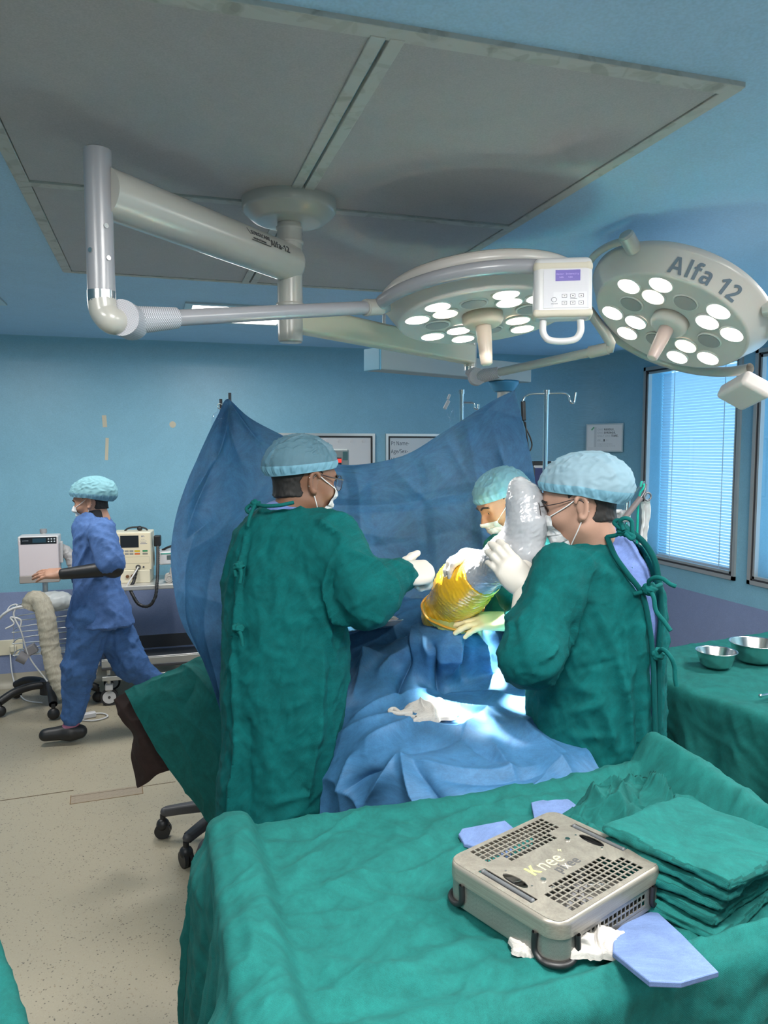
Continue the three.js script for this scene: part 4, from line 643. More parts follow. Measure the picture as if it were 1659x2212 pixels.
gown2: [[[-0.149,0.685,-3.31],[-0.023,0.749,-3.256],[0.089,0.801,-3.206],[0.166,0.84,-3.187],[0.284,0.828,-3.15]],[[-0.115,0.641,-3.233],[0.003,0.692,-3.16],[0.111,0.737,-3.089],[0.191,0.758,-3.057],[0.283,0.745,-3.059]],[[-0.038,0.496,-3.176],[0.057,0.551,-3.09],[0.141,0.599,-3.026],[0.207,0.624,-2.988],[0.285,0.61,-3.005]],[[0.058,0.344,-3.113],[0.123,0.403,-3.036],[0.18,0.451,-2.981],[0.227,0.478,-2.948],[0.288,0.461,-2.97]],[[0.174,0.188,-3.044],[0.2,0.216,-2.986],[0.225,0.243,-2.939],[0.252,0.26,-2.911],[0.289,0.245,-2.93]]],
brown: [[[-0.194,0.633,-3.361],[-0.163,0.657,-3.353],[-0.125,0.676,-3.344],[-0.091,0.676,-3.333]],[[-0.165,0.553,-3.324],[-0.133,0.582,-3.296],[-0.092,0.592,-3.284],[-0.037,0.546,-3.285]],[[-0.117,0.483,-3.304],[-0.094,0.502,-3.256],[-0.056,0.502,-3.245],[-0.002,0.455,-3.246]],[[-0.129,0.389,-3.299],[-0.087,0.405,-3.246],[-0.031,0.415,-3.23],[0.034,0.397,-3.23]],[[-0.104,0.268,-3.281],[-0.061,0.3,-3.25],[-0.014,0.339,-3.239],[0.052,0.358,-3.221]]],
cloth1: [[0.671,-0.977],[0.723,-1.051],[0.792,-1.1],[0.841,-1.105],[0.802,-0.989],[0.748,-0.845],[0.684,-0.84],[0.652,-0.862]],
cloth2: [[0.61,-1.461],[0.625,-1.479],[0.727,-1.485],[0.732,-1.437],[0.675,-1.355],[0.606,-1.422]],
cloth3: [[0.829,-1.547],[0.916,-1.56],[0.919,-1.503],[0.863,-1.418],[0.785,-1.442]],
gz1: [0.673,0.885,-1.034],
gz2: [0.573,0.872,-1.078],
knotsA: [[0.27,1.542,-2.179],[0.214,1.378,-2.108],[0.207,1.208,-2.085]],
tiesA: [[[0.27,1.542,-2.179],[0.259,1.525,-2.16],[0.249,1.502,-2.15],[0.245,1.483,-2.15]],[[0.27,1.542,-2.179],[0.256,1.539,-2.183],[0.246,1.529,-2.185],[0.254,1.52,-2.161],[0.269,1.54,-2.169]],[[0.27,1.542,-2.179],[0.296,1.54,-2.139],[0.332,1.543,-2.118],[0.371,1.55,-2.118]],[[0.214,1.378,-2.108],[0.219,1.36,-2.095],[0.215,1.332,-2.093]],[[0.214,1.378,-2.108],[0.204,1.371,-2.11],[0.206,1.349,-2.108]],[[0.207,1.208,-2.085],[0.213,1.192,-2.071],[0.217,1.163,-2.068]],[[0.207,1.208,-2.085],[0.198,1.213,-2.099],[0.194,1.195,-2.098]]],
};
// ---------------------------------------------------------------- people
const capTint = (c, op) => new THREE.MeshPhysicalMaterial({ color: c, roughness: 0.75, opacity: op, transparent: true, side: THREE.DoubleSide });
const bandM = std(col(0.13, 0.29, 0.38), 0.8, 0, { side: THREE.DoubleSide }), frameM2 = std(col(0.03, 0.02, 0.02), 0.35), lensM = new THREE.MeshPhysicalMaterial({ color: 0xffffff, transmission: 1, thickness: 0, roughness: 0.03 });
const skinM = (r, g, b) => std(col(r, g, b), 0.5, 0, { map: rep(fineGrain, 6) });
const local = (o, list) => list.map((p) => [p[0] - o[0], p[1] - o[1], p[2] - o[2]]);
function dressHead(G, m, o) {
  const pl = (g) => applyM(g.index ? g : mergeVertices(g), m), add = (n, g, mat, l) => part(G, n, pl(g), mat, l);
  add('hair', HAIRGEO, M.hair, 'short black hair');
  const c = capGeo(o.cap), cp = add('cap', c.crown, o.capM, o.capLabel ?? 'light blue disposable theatre cap'); part(cp, 'cap_band', pl(c.band), bandM, 'elastic cap band');
  const mg = MASKGEO[o.k], mk = add('mask', mg, M.maskWhite, 'white pleated surgical mask'), P = mg.attributes.position, W = 71, H = 57, vx = (i) => V(P.getX(i), P.getY(i), P.getZ(i));
  for (const s of [0, 1]) {
    const sx = s ? 1 : -1, t = vx(s ? W - 1 : 0), b = vx(s ? W * H - 1 : W * (H - 1)), up = V(sx * 0.084, 0.024, -0.014), dn = V(sx * 0.08, -0.034, -0.012);
    part(mk, 'ear_loop', pl(merge(tube([t, t.clone().lerp(up, 0.5).add(V(sx * 0.004, 0, 0)), up, V(sx * 0.086, 0.008, -0.032)], 0.0018, 20, 6), tube([b, b.clone().lerp(dn, 0.5).add(V(sx * 0.004, 0, 0)), dn, V(sx * 0.084, -0.015, -0.03)], 0.0018, 20, 6))), M.maskWhite);
  }
  for (const s of [-1, 1]) {
    const e = add('eye', sph(0.0124, s * 0.032, -0.004, 0.0715), M.eyeWhite); part(e, 'iris', pl(sph(0.0074, s * 0.032 - (o.gaze ?? 0), -0.005, 0.0795, 1, 0.9, 0.75)), M.iris);
    add('eyebrow', tube([[s * 0.013, 0.0185, 0.0985], [s * 0.034, 0.0245, 0.096], [s * 0.056, 0.019, 0.082]], 0.0042, 14, 6), M.hair);
  }
  if (o.glasses) {
    const g = [], lens = [];
    for (const s of [-1, 1]) {
      g.push(tube([[s * 0.084, 0.0, -0.026], [s * 0.087, 0.02, -0.008], [s * 0.083, 0.016, 0.05], [s * 0.068, 0.012, 0.102]], o.glasses === 2 ? 0.0014 : 0.0021, 24, 8));
      g.push(xf(new THREE.TorusGeometry(0.0245, 0.0011, 8, 36), s * 0.037, 0.0, 0.107, 0, s * 0.16, 0)); lens.push(xf(new THREE.CylinderGeometry(0.024, 0.024, 0.001, 32), s * 0.037, 0, 0.107, Math.PI / 2, s * 0.16, 0));
    }
    g.push(tube([[-0.014, 0.006, 0.109], [0, 0.01, 0.112], [0.014, 0.006, 0.109]], 0.0014, 8, 8));
    const f = add('glasses', merge(g), frameM2, 'thin dark spectacles'); part(f, 'lens', pl(lens[0]), lensM); part(f, 'lens', pl(lens[1]), lensM);
  }
}
function headParts(m) { return applyM(HEADGEO, m); }
const perpOf = (f) => V(-f[2], 0, f[0]).normalize();
function bodyGeo(D, O, o) {
  const f = o.torso ?? D.fwd, side = perpOf(f), P = (p) => [p[0] - O[0], p[1] - O[1], p[2] - O[2]], pel = VA(D.pelvis), prims = [], hm = o.hm;
  const nb = V(0, -0.19, -0.05).applyMatrix4(hm); const neck = [nb.x, nb.y, nb.z];
  prims.push(cap(neck, P(D.chest), 0.05, 0.085, 0.04), cap(P(D.chest), P(D.pelvis), 0.1, 0.105, 0.06));
  for (const a of [D.arm, D.arm2]) if (a) { prims.push(cap(P(D.chest).map((v, i) => mix(v, P(a[0])[i], 0.2)), P(a[0]), 0.06, 0.045, 0.04), cap(P(a[0]), P(a[1]), 0.043, 0.034, 0.03), cap(P(a[1]), P(a[2]), 0.034, 0.025, 0.02)); }
  const feet = [];
  for (const s of [-1, 1]) {
    const h = D.leg ? VA(s < 0 ? D.leg[0] : D.leg2[0]) : pel.clone().addScaledVector(side, 0.085 * s), L = D.leg ? (s < 0 ? D.leg : D.leg2) : null;
    const kn = L ? VA(L[1]) : h.clone().setY(0.47), an = L ? VA(L[2]) : h.clone().setY(0.08);
    const A = (v) => P([v.x, v.y, v.z]); prims.push(cap(A(h), A(kn), 0.075, 0.05, 0.05), cap(A(kn), A(an), 0.05, 0.034, 0.03)); feet.push([A(h), A(kn), A(an)]);
  }
  return { geo: mesh3(blend(prims), 0.013, 0.03), feet };
}
function shoesAndTrousers(G, feet, f, trM, shoeM, toes) {
  const d = V(f[0], 0, f[2]).normalize();
  part(G, 'trousers', displace(mesh3(blend(feet.flatMap(([h, k, a]) => [cap(h, k, 0.095, 0.072, 0.04), cap(k, [a[0], a[1] + 0.04, a[2]], 0.072, 0.062, 0.04)])), 0.013, 0.03), foldFn([], 0.008, 8)), trM, 'blue scrub trousers');
  feet.forEach(([h, k, a], i) => { const t = toes ? VA(toes[i]) : V(a[0], a[1] - 0.045, a[2]).addScaledVector(d, 0.15), an = VA(a); part(G, 'shoe', mesh3(blend([cap([a[0], a[1] - 0.03, a[2]], [t.x, t.y, t.z], 0.042, 0.03, 0.03), cap([a[0] - d.x * 0.03, a[1] - 0.035, a[2] - d.z * 0.03], [a[0], a[1] - 0.035, a[2]], 0.038, 0.04, 0.03)]), 0.009, 0.02), shoeM, 'dark theatre clog'); });
}
function surgeon(label, D, o) {
  const O = [D.pelvis[0], 0, D.pelvis[2]], G = thing('person', label, 'person', O), P = (p) => [p[0] - O[0], p[1] - O[1], p[2] - O[2]];
  const hm = headFrame(P(D.head), D.fwd, D.up, o.hs), b = bodyGeo(D, O, { hm, torso: o.torso });
  part(G, 'body', merge(b.geo, headParts(hm)), o.skin);
  const gr = D.gown.map((q) => [...P(q), q[3], q[4]]), ty = Math.max(...gr.map((q) => q[1])), prims = [rings(gr)], arms = [D.arm, ...(D.arm2 ? [D.arm2] : [])];
  arms.forEach((a, i) => { const r = o.armR[i] ?? o.armR[0]; prims.push(cap(P(a[0]), P(a[1]), r[0], r[1], 0.06), cap(P(a[1]), P(a[2]), r[1], r[2], 0.05)); });
  let field = blend(prims); const scrubF = rings(gr.map((q) => [q[0], q[1] + (q[1] > ty - 0.03 ? 0.012 : 0), q[2], q[3] - (q[1] > ty - 0.03 ? 0.012 : o.inset ?? 0.035), q[4] - (q[1] > ty - 0.03 ? 0.012 : o.inset ?? 0.035)]));
  if (o.cut) field = o.cut(field, scrubF, P);
  if (!field.lo) { const q = blend(prims); field.lo = q.lo; field.hi = q.hi; }
  const st = D.st.map((s) => [...P(s.slice(0, 3)), ...P(s.slice(3, 6)), s[6], s[7]]);
  part(G, 'gown', displace(mesh3(field, 0.0075, 0.035), foldFn(st.map((s) => [...s.slice(0, 6), s[6] * 0.8, Math.max(-0.011, s[7] * 1.75)]), 0.008, 5.5, 0.0014)), M.gown, 'creased teal-green cotton surgical gown');
  part(G, 'scrub_shirt', mesh3(scrubF, 0.012, 0.03), M.scrub, 'blue scrub shirt under the gown');
  shoesAndTrousers(G, b.feet, o.torso ?? D.fwd, M.scrub, M.darkGrey);
  dressHead(G, hm, o);
  return { G, P, O, hm };
}
// a gloved hand added to a person
function glove(G, P, D, wr, dir, back, h, mirror, mat = M.glove, label = 'cream latex surgical glove', s = 1) {
  return part(G, 'glove', applyM(handGeo({ r: 1.08, ...h }), handMatrix(P(wr), dir, back, mirror, s)), mat, label);
}
// ---- first surgeon, back to the camera, pointing
{
  const D = J.pa, R = surgeon('surgeon in teal gown, back half turned, stretching a gloved fist over the blue drape', D, {
    hs: 0.94, k: 0, skin: skinM(0.20, 0.095, 0.055), torso: [0.94, 0, -0.34], armR: [[0.088, 0.078, 0.052], [0.07, 0.06, 0.045]], capM: capTint(col(0.125, 0.27, 0.35), 0.55), capLabel: 'pale blue puffed theatre cap', cap: { puff: 1.1, droop: 0.2, tilt: 0.24, sd: 1 }, glasses: 1,
  });
  const { G, P } = R;
  glove(G, P, D, D.wrist, D.handdir, D.handback, { curl: [[1.25, 1.5, 0.9], [1.3, 1.5, 0.9], [1.35, 1.5, 0.9], [1.35, 1.5, 0.9]], thumb: [-0.2, -0.2, -0.2], spread: 0.02, r: 1.16 }, true);
  part(G, 'glove_cuff', rod(P([D.wrist[0] - 0.035, D.wrist[1] - 0.004, D.wrist[2] + 0.004]), P(D.wrist), 0.037, 0.034, 24), M.glove);
  // clear visor edge
  const v = surf((u, w) => V(0.086 - 0.05 * u, 0.012 - 0.045 * w * (0.4 + 0.6 * u), 0.1 + 0.05 * u * (0.6 + 0.4 * w)), 8, 6); part(G, 'visor', applyM(v, R.hm), M.clearPlastic, 'clear plastic eye visor');
  const tieM = M.greenLight, T = (pts, r = 0.0055) => tube(pts.map(P), r, 30, 8);
  for (const s of J.tiesA) part(G, 'tie', T(s), tieM, 'green fabric tie');
  for (const s of J.knotsA) part(G, 'knot', displace(sph(0.013, ...P(s), 1.2, 1, 1), (x, y, z) => 0.004 * noise3(x * 90, y * 90, z * 90)), tieM, 'tie knot');
}
// ---- second surgeon, holding the wrapped foot
{
  const D = J.pb, c0 = D.cut;
  const R = surgeon('surgeon in green gown with an open blue back, holding the wrapped foot by the heel', D, {
    hs: 1.0, k: 1, inset: 0.02, skin: skinM(0.40, 0.23, 0.165), torso: [-0.74, 0, -0.67], armR: [[0.082, 0.074, 0.05], [0.075, 0.06, 0.05]], capM: capTint(col(0.33, 0.51, 0.61), 0.55), capLabel: 'pale blue translucent theatre cap', cap: { puff: 1.12, droop: 0.9, tilt: 0.3, sd: 4 }, glasses: 2,
    cut: (f, scrub, P) => {
      const L = J.cutL.map((p) => [p[0] * RX + p[2] * RZ, p[1]]), Q = J.cutR.map((p) => [p[0] * RX + p[2] * RZ, p[1]]), off = D.pelvis[0] * RX + D.pelvis[2] * RZ, c = P(D.chest), nb = [-FW.x, -FW.z];
      const at = (A, y) => { let i = 0; while (i < A.length - 2 && y < A[i + 1][1]) i++; const t = clamp((y - A[i][1]) / (A[i + 1][1] - A[i][1])); return mix(A[i][0], A[i + 1][0], t) - off; };
      return (x, y, z) => {
        const d = f(x, y, z); if (d > 0.06 || d < -0.06) return d;
        const t = x * RX + z * RZ, front = (x - c[0]) * nb[0] + (z - c[2]) * nb[1];
        const e = Math.max(at(L, y) - t, t - at(Q, y), y - L[0][1] - 0.03, L[L.length - 1][1] - y, -0.02 - front);
        return Math.max(d, -Math.max(e, -(scrub(x, y, z) + 0.006)));
      };
    },
  });
  const { G, P } = R;
  glove(G, P, D, D.wrist, D.handdir, D.handback, { curl: [[0.35, 0.5, 0.4], [0.4, 0.55, 0.4], [0.45, 0.55, 0.4], [0.5, 0.5, 0.4]], thumb: [0.6, 0.3, 0.2], spread: 0.03, r: 1.1 }, false);
  part(G, 'glove_cuff', displace(rod(P(D.cuff), P([D.wrist[0], D.wrist[1] + 0.012, D.wrist[2]]), 0.041, 0.034, 40), (x, y) => 0.0012 * Math.sin(y * 400)), M.glove, 'rolled glove cuff over the sleeve');
  // edges of the open back and the ties
  const edge = (n, pts, r) => part(G, n, tube(pts.map(P), r, 60, 10), M.gown, 'bound gown edge');
  edge('back_edge', J.cutL, 0.0075); edge('back_edge', J.cutR, 0.0085);
  const T = (pts, r = 0.006) => part(G, 'tie', tube(pts.map(P), r, 40, 8), M.greenLight, 'green fabric tie');
  for (const s of J.tiesB) T(s);
  for (const s of J.knotsB) part(G, 'knot', displace(sph(0.017, ...P(s), 1.2, 1, 1), (x, y, z) => 0.004 * noise3(x * 90, y * 90, z * 90)), M.greenLight, 'tie knot');
}
// ---- third surgeon across the table, looking down
{
  const D = J.pc, R = surgeon('surgeon across the table bending over the raised leg, head bowed, white mask', D, {
    hs: 0.93, k: 2, skin: skinM(0.37, 0.19, 0.115), torso: [-0.9, 0, 0.1], armR: [[0.075, 0.062, 0.045], [0.07, 0.055, 0.042]], capM: capTint(col(0.15, 0.33, 0.40), 0.8), capLabel: 'grey-blue close-fitting theatre cap', cap: { puff: 1.09, droop: 0, tilt: 0.1, sd: 7 }, gaze: 0.002,
  });
  const { G, P } = R;
  const stain = M.glove.clone(); stain.color = col(0.82, 0.70, 0.40);
  glove(G, P, D, D.wrist, D.handdir, D.handback, { curl: [0.25, 0.22, 0.25, 0.3], thumb: [0.2, 0.2, 0.1], spread: 0.1, r: 1.05 }, false, stain, 'glove stained with iodine');
  glove(G, P, D, D.wrist2, D.handdir2, D.handback2, { curl: [[0.7, 0.7, 0.5], [0.75, 0.7, 0.5], [0.8, 0.7, 0.5], [0.8, 0.7, 0.5]], thumb: [0.3, 0.3, 0.2], spread: 0.03, r: 1.12 }, true);
  part(G, 'sleeve_cuff', rod(P([1.150, 1.255, -2.235]), P([1.105, 1.232, -2.2]), 0.048, 0.04, 24), std(col(0.03, 0.42, 0.36), 0.8), 'bright green cuff');
}
// ---- circulating nurse walking behind
{
  const D = J.pd, O = [D.pelvis[0], 0, D.pelvis[2]], G = thing('person', 'nurse in blue scrubs with black undersleeves walking past the equipment stand', 'person', O), P = (p) => [p[0] - O[0], p[1] - O[1], p[2] - O[2]];
  const hm = headFrame(P(D.head), D.fwd, D.up, 0.92), b = bodyGeo(D, O, { hm, torso: [-0.96, 0, -0.29] });
  const hand = applyM(handGeo({ curl: [0.2, 0.2, 0.2, 0.25], thumb: [0.1, 0.1, 0.1], spread: 0.08, cell: 0.005 }), handMatrix(P(D.wrist), D.handdir, D.handback, false, 0.95));
  part(G, 'body', merge(b.geo, headParts(hm), hand), skinM(0.45, 0.24, 0.16));
  const gr = D.top.map((q) => [...P(q), q[3], q[4]]);
  part(G, 'scrub_top', displace(mesh3(blend([rings(gr), cap(P(D.arm[0]), P(D.sleeve), 0.075, 0.078, 0.05), cap(P(D.arm2[0]), P(D.arm2[1]), 0.07, 0.07, 0.05)]), 0.012, 0.03), foldFn([], 0.012, 6, 0.001)), std(col(0.085, 0.19, 0.47), 0.85, 0, { map: rep(cottonTone, 3) }), 'blue short-sleeved scrub top');
  part(G, 'undersleeve', mesh3(blend([cap(P(D.sleeve), P(D.arm[1]), 0.05, 0.048, 0.03), cap(P(D.arm[1]), P(D.wrist), 0.046, 0.031, 0.03)]), 0.008, 0.02), M.black, 'long black undersleeve');
  part(G, 'undershirt_collar', (() => { const g = lathe([[0.062, -0.05], [0.064, 0], [0.058, 0.045], [0.05, 0.05]], 24); const n = P(D.neck); g.rotateZ(0.1); g.translate(n[0], n[1], n[2]); return g; })(), new THREE.MeshStandardMaterial({ color: col(0.014, 0.014, 0.015), roughness: 0.8, side: THREE.DoubleSide }), 'black collar');
  const legs = [D.leg, D.leg2].map((l) => l.map(P)), toes = [P(D.toe), P(D.toe2)], tm = std(col(0.06, 0.16, 0.40), 0.85, 0, { map: rep(cottonTone, 3) });
  part(G, 'trousers', displace(mesh3(blend(legs.flatMap(([h, k, a]) => [cap(h, k, 0.125, 0.088, 0.05), cap(k, [a[0], a[1] + 0.03, a[2]], 0.085, 0.058, 0.05)])), 0.012, 0.03), foldFn([], 0.014, 6)), tm, 'loose blue scrub trousers');
  legs.forEach(([h, k, a], i) => {
    part(G, 'sock', mesh3(cap(a, [a[0] + (toes[i][0] - a[0]) * 0.3, a[1] - 0.06, a[2]], 0.04, 0.036, 0.02), 0.009, 0.02), std(col(0.33, 0.12, 0.20), 0.8), 'dark pink sock');
    const tt = toes[i], m = [mix(a[0], tt[0], 0.1), Math.min(a[1], tt[1]) - 0.0 , mix(a[2], tt[2], 0.1)];
    part(G, 'shoe', mesh3(blend([cap([m[0], tt[1] + 0.005, m[2]], [tt[0], tt[1], tt[2]], 0.045, 0.036, 0.03), cap([m[0] + 0.05, tt[1] + 0.0, m[2]], [m[0], tt[1], m[2]], 0.04, 0.045, 0.03)]), 0.009, 0.02), M.black, 'black theatre clog');
  });
  dressHead(G, hm, { k: 3, capM: capTint(col(0.18, 0.38, 0.43), 0.9), capLabel: 'pale teal puffed theatre cap', cap: { puff: 1.22, droop: 1, tilt: 0.25, sd: 9 } });
}
// ---------------------------------------------------------------- patient leg, operating table drapes, screen
{
  const L = J.leg, O = [L.knee[0], 0, L.knee[2]], G = thing('person', 'patient under blue drapes with one raised leg in amber film and a wrapped foot', 'person', O), P = (p) => [p[0] - O[0], p[1] - O[1], p[2] - O[2]];
  const q = Object.fromEntries(Object.entries(L).map(([k, v]) => [k, P(v)])), lerp = (a, b, t) => a.map((v, i) => mix(v, b[i], t));
  const limb = (g) => [cap(q.knee, q.calf, 0.078 + g, 0.077 + g, 0.06), cap(q.calf, q.ankle, 0.076 + g, 0.055 + g, 0.05)], foot = (g) => [cap(q.ankle, q.heel, 0.054 + g, 0.044 + g, 0.05), cap(q.heel, q.sole, 0.044 + g, 0.046 + g, 0.04), cap(q.sole, q.ball, 0.047 + g, 0.05 + g, 0.04), cap(q.ball, q.toe, 0.044 + g, 0.03 + g, 0.035), cap(q.ball, q.toe2, 0.04 + g, 0.03 + g, 0.03), cap(q.ankle, q.sole, 0.045 + g, 0.036 + g, 0.05)];
  const pel = [q.hip[0] + 0.12, 0.93, q.hip[2] - 0.12];
  part(G, 'body', mesh3(blend([...limb(-0.012), ...foot(-0.012), cap(q.hip, q.knee, 0.075, 0.07, 0.05), cap(q.hip, pel, 0.08, 0.1, 0.06), cap(pel, [pel[0] + 0.05, 0.93, pel[2] - 0.25], 0.1, 0.1, 0.06)]), 0.012, 0.03), skinM(0.33, 0.18, 0.11));
  const ax = VA(q.ankle).sub(VA(q.calf)).normalize(), cutAt = VA(lerp(q.calf, q.ankle, 0.46)), plane = (x, y, z) => (x - cutAt.x) * ax.x + (y - cutAt.y) * ax.y + (z - cutAt.z) * ax.z;
  const all = blend([...limb(0.0), ...foot(0.0)]), wrapF = (x, y, z) => Math.max(all(x, y, z), -plane(x, y, z)); wrapF.lo = all.lo; wrapF.hi = all.hi;
  const filmA = blend([...limb(0.004)]), filmF = (x, y, z) => Math.max(filmA(x, y, z), plane(x, y, z)); filmF.lo = filmA.lo; filmF.hi = filmA.hi;
  const wrapM = std(col(0.36, 0.37, 0.39), 0.22, 0, { clearcoat: 1, clearcoatRoughness: 0.08, specularIntensity: 1 });
  part(G, 'foot_wrap', displace(mesh3(wrapF, 0.0045, 0.02), (x, y, z) => 0.0012 * (ridge(noise3(x * 18, y * 60, z * 18)) - 0.3) + 0.0012 * ridge(noiseB(x * 50, y * 130, z * 50)) + 0.0004 * noiseC(x * 60, y * 60, z * 60)), wrapM, 'whitish foot wrapped in glossy cling film');
  const filmM = std(col(0.78, 0.43, 0.018), 0.22, 0, { clearcoat: 1, clearcoatRoughness: 0.08 });
  part(G, 'iodine_film', displace(mesh3(filmF, 0.004, 0.02), (x, y, z) => { const t = plane(x, y, z); return 0.002 * ridge(Math.sin(t * 210 + 2.4 * noise3(x * 12, y * 12, z * 12))) + 0.001 * (ridge(noiseB(x * 20, y * 20, z * 20)) - 0.3); }), filmM, 'amber iodine film stretched round the leg');
  // flared collar of film stuck to the drape
  const C = J.collar.map((p) => P(p)), n = C.length, mid = C.reduce((a, p) => a.map((v, i) => v + p[i] / n), [0, 0, 0]); const loop = new THREE.CatmullRomCurve3(C.map(VA), true, 'centripetal');
  const kn = VA(q.knee), cv = VA(lerp(q.knee, q.calf, 0.45));
  const cg = surf((u, v) => { const e = loop.getPoint(u % 1), dir = e.clone().sub(VA(mid)), inn = cv.clone().addScaledVector(dir.clone().normalize(), 0.07); const p = inn.lerp(e, v); p.y += -0.03 * Math.sin(v * Math.PI) + 0.006 * noise3(u * 40, v * 4, 1) * Math.sin(v * Math.PI) + 0.004 * ridge(noiseB(u * 30, v * 6, 4)); return p; }, 160, 20);
  part(G, 'film_collar', cg, std(col(0.50, 0.52, 0.16), 0.2, 0, { clearcoat: 1, clearcoatRoughness: 0.1, side: THREE.DoubleSide, transmission: 0.25, thickness: 0 }), 'yellow-green film flared onto the drape');
  part(G, 'film_edge', new THREE.TubeGeometry(loop, 160, 0.0042, 8, true), std(col(0.55, 0.27, 0.03), 0.3), 'orange rolled film edge');
}
{
  // operating table and its blue drape
  const T = thing('operating_table', 'padded operating table hidden under the blue drape', 'table', [0.90, 0, -2.4]);
  part(T, 'tabletop', rbox(0.38, 0.06, 1.4, 0.02, 0.02, 0.79, -0.1, 0, -0.12), M.midGrey); part(T, 'pad', rbox(0.36, 0.05, 1.36, 0.02, 0.02, 0.838, -0.1, 0, -0.12), M.black);
  part(T, 'column', rbox(0.24, 0.72, 0.34, 0.03, 0, 0.42, -0.1), M.steel); part(T, 'base', rbox(0.34, 0.1, 0.8, 0.03, 0, 0.055, -0.1), M.alu);
  single('operating_drape', sheet(J.drape, 260, 300, { strokes: J.drapeSt.map((s) => [s[0], s[1], s[2], s[3], s[4] * 0.75, s[5] * 1.7]), amp: 0.02, freq: 2.7, fine: 0.0006, su: 1.1, sv: 1.9 }), M.blue, 'crumpled blue sheet over the operating table around the raised leg', 'drape');
  single('screen_drape', sheet(J.screen, 280, 260, { strokes: J.screenSt, sharp: J.screenSharp.map((s) => [s[0], s[1], s[2], s[3], s[4] * 1.3, s[5] * 3.2]), amp: 0.013, freq: 2.2, fine: 0.0004, su: 1.6, sv: 1.6 }), M.blue, 'tall blue drape hung as a screen between two poles', 'drape');
  // poles that hold the screen
  const p1 = thing('screen_pole', 'dark metal pole with two clip pegs at the left peak of the screen', 'pole', [0.281, 0, -3.15]);
  part(p1, 'pole', rod([0, 0.02, 0], [0, 1.86, 0], 0.011), M.steel); part(p1, 'foot', cyl(0.16, 0.15, 0.025, 0, 0.0125, 0), M.darkGrey);
  part(p1, 'peg', rod([0.012, 1.84, 0.02], [0.012, 1.925, 0.02], 0.006), M.darkGrey); part(p1, 'peg', rod([-0.022, 1.83, 0.02], [-0.024, 1.9, 0.02], 0.006), M.darkGrey);
  const bt = thing('infusion_bottle', 'clear infusion bottle hanging beside the left peak of the screen', 'bottle', [0.252, 1.80, -3.11]);
  part(bt, 'bottle', lathe([[0, -0.16], [0.03, -0.16], [0.034, -0.15], [0.034, 0.02], [0.026, 0.04], [0.01, 0.05], [0.01, 0.062], [0, 0.063]], 28), M.clearPlastic); part(bt, 'hanger', new THREE.TorusGeometry(0.01, 0.002, 8, 20).translate(0, 0.07, 0), M.steel);
  // white swab lying on the drape
  const sw = thing('swab', 'crumpled white gauze swab with a loop on the blue drape', 'swab', [0.747, 0.93, -2.018]);
  part(sw, 'cloth', crumple(0.09, 0.062, 0.05, 2, 5.5), M.gauze);
  part(sw, 'loop', tube([[-0.06, 0.02, 0.02], [-0.1, 0.015, 0.0], [-0.115, 0.014, -0.03], [-0.1, 0.016, -0.04], [-0.09, 0.014, -0.01], [-0.06, 0.014, 0.045]], 0.0065, 40, 8), M.gauze);
  // tray of instruments between the surgeon and the drape
  const tr = thing('instrument_tray', 'steel instrument tray with a white cloth beside the pointing surgeon', 'tray', [0.655, 1.07, -2.62]); tr.rotation.y = 0.2;
  part(tr, 'tray', merge(rbox(0.34, 0.008, 0.2, 0.004), rbox(0.34, 0.02, 0.006, 0.003, 0, 0.01, 0.1), rbox(0.34, 0.02, 0.006, 0.003, 0, 0.01, -0.1), rbox(0.006, 0.02, 0.2, 0.003, 0.17, 0.01, 0), rbox(0.006, 0.02, 0.2, 0.003, -0.17, 0.01, 0)), M.steel);
  part(tr, 'cloth', displace(new THREE.BoxGeometry(0.14, 0.014, 0.12, 30, 2, 30).translate(0.09, 0.014, 0.02), (x, y, z) => 0.004 * noise3(x * 30, y * 30, z * 30)), M.gauze);
  for (let i = 0; i < 3; i++) part(tr, 'instrument', merge(rod([-0.14, 0.012, -0.04 + i * 0.035], [0.0, 0.014, -0.05 + i * 0.045], 0.004, 0.003), xf(new THREE.TorusGeometry(0.012, 0.003, 8, 20), -0.15, 0.012, -0.04 + i * 0.035, Math.PI / 2, 0, 0)), M.chrome);
}
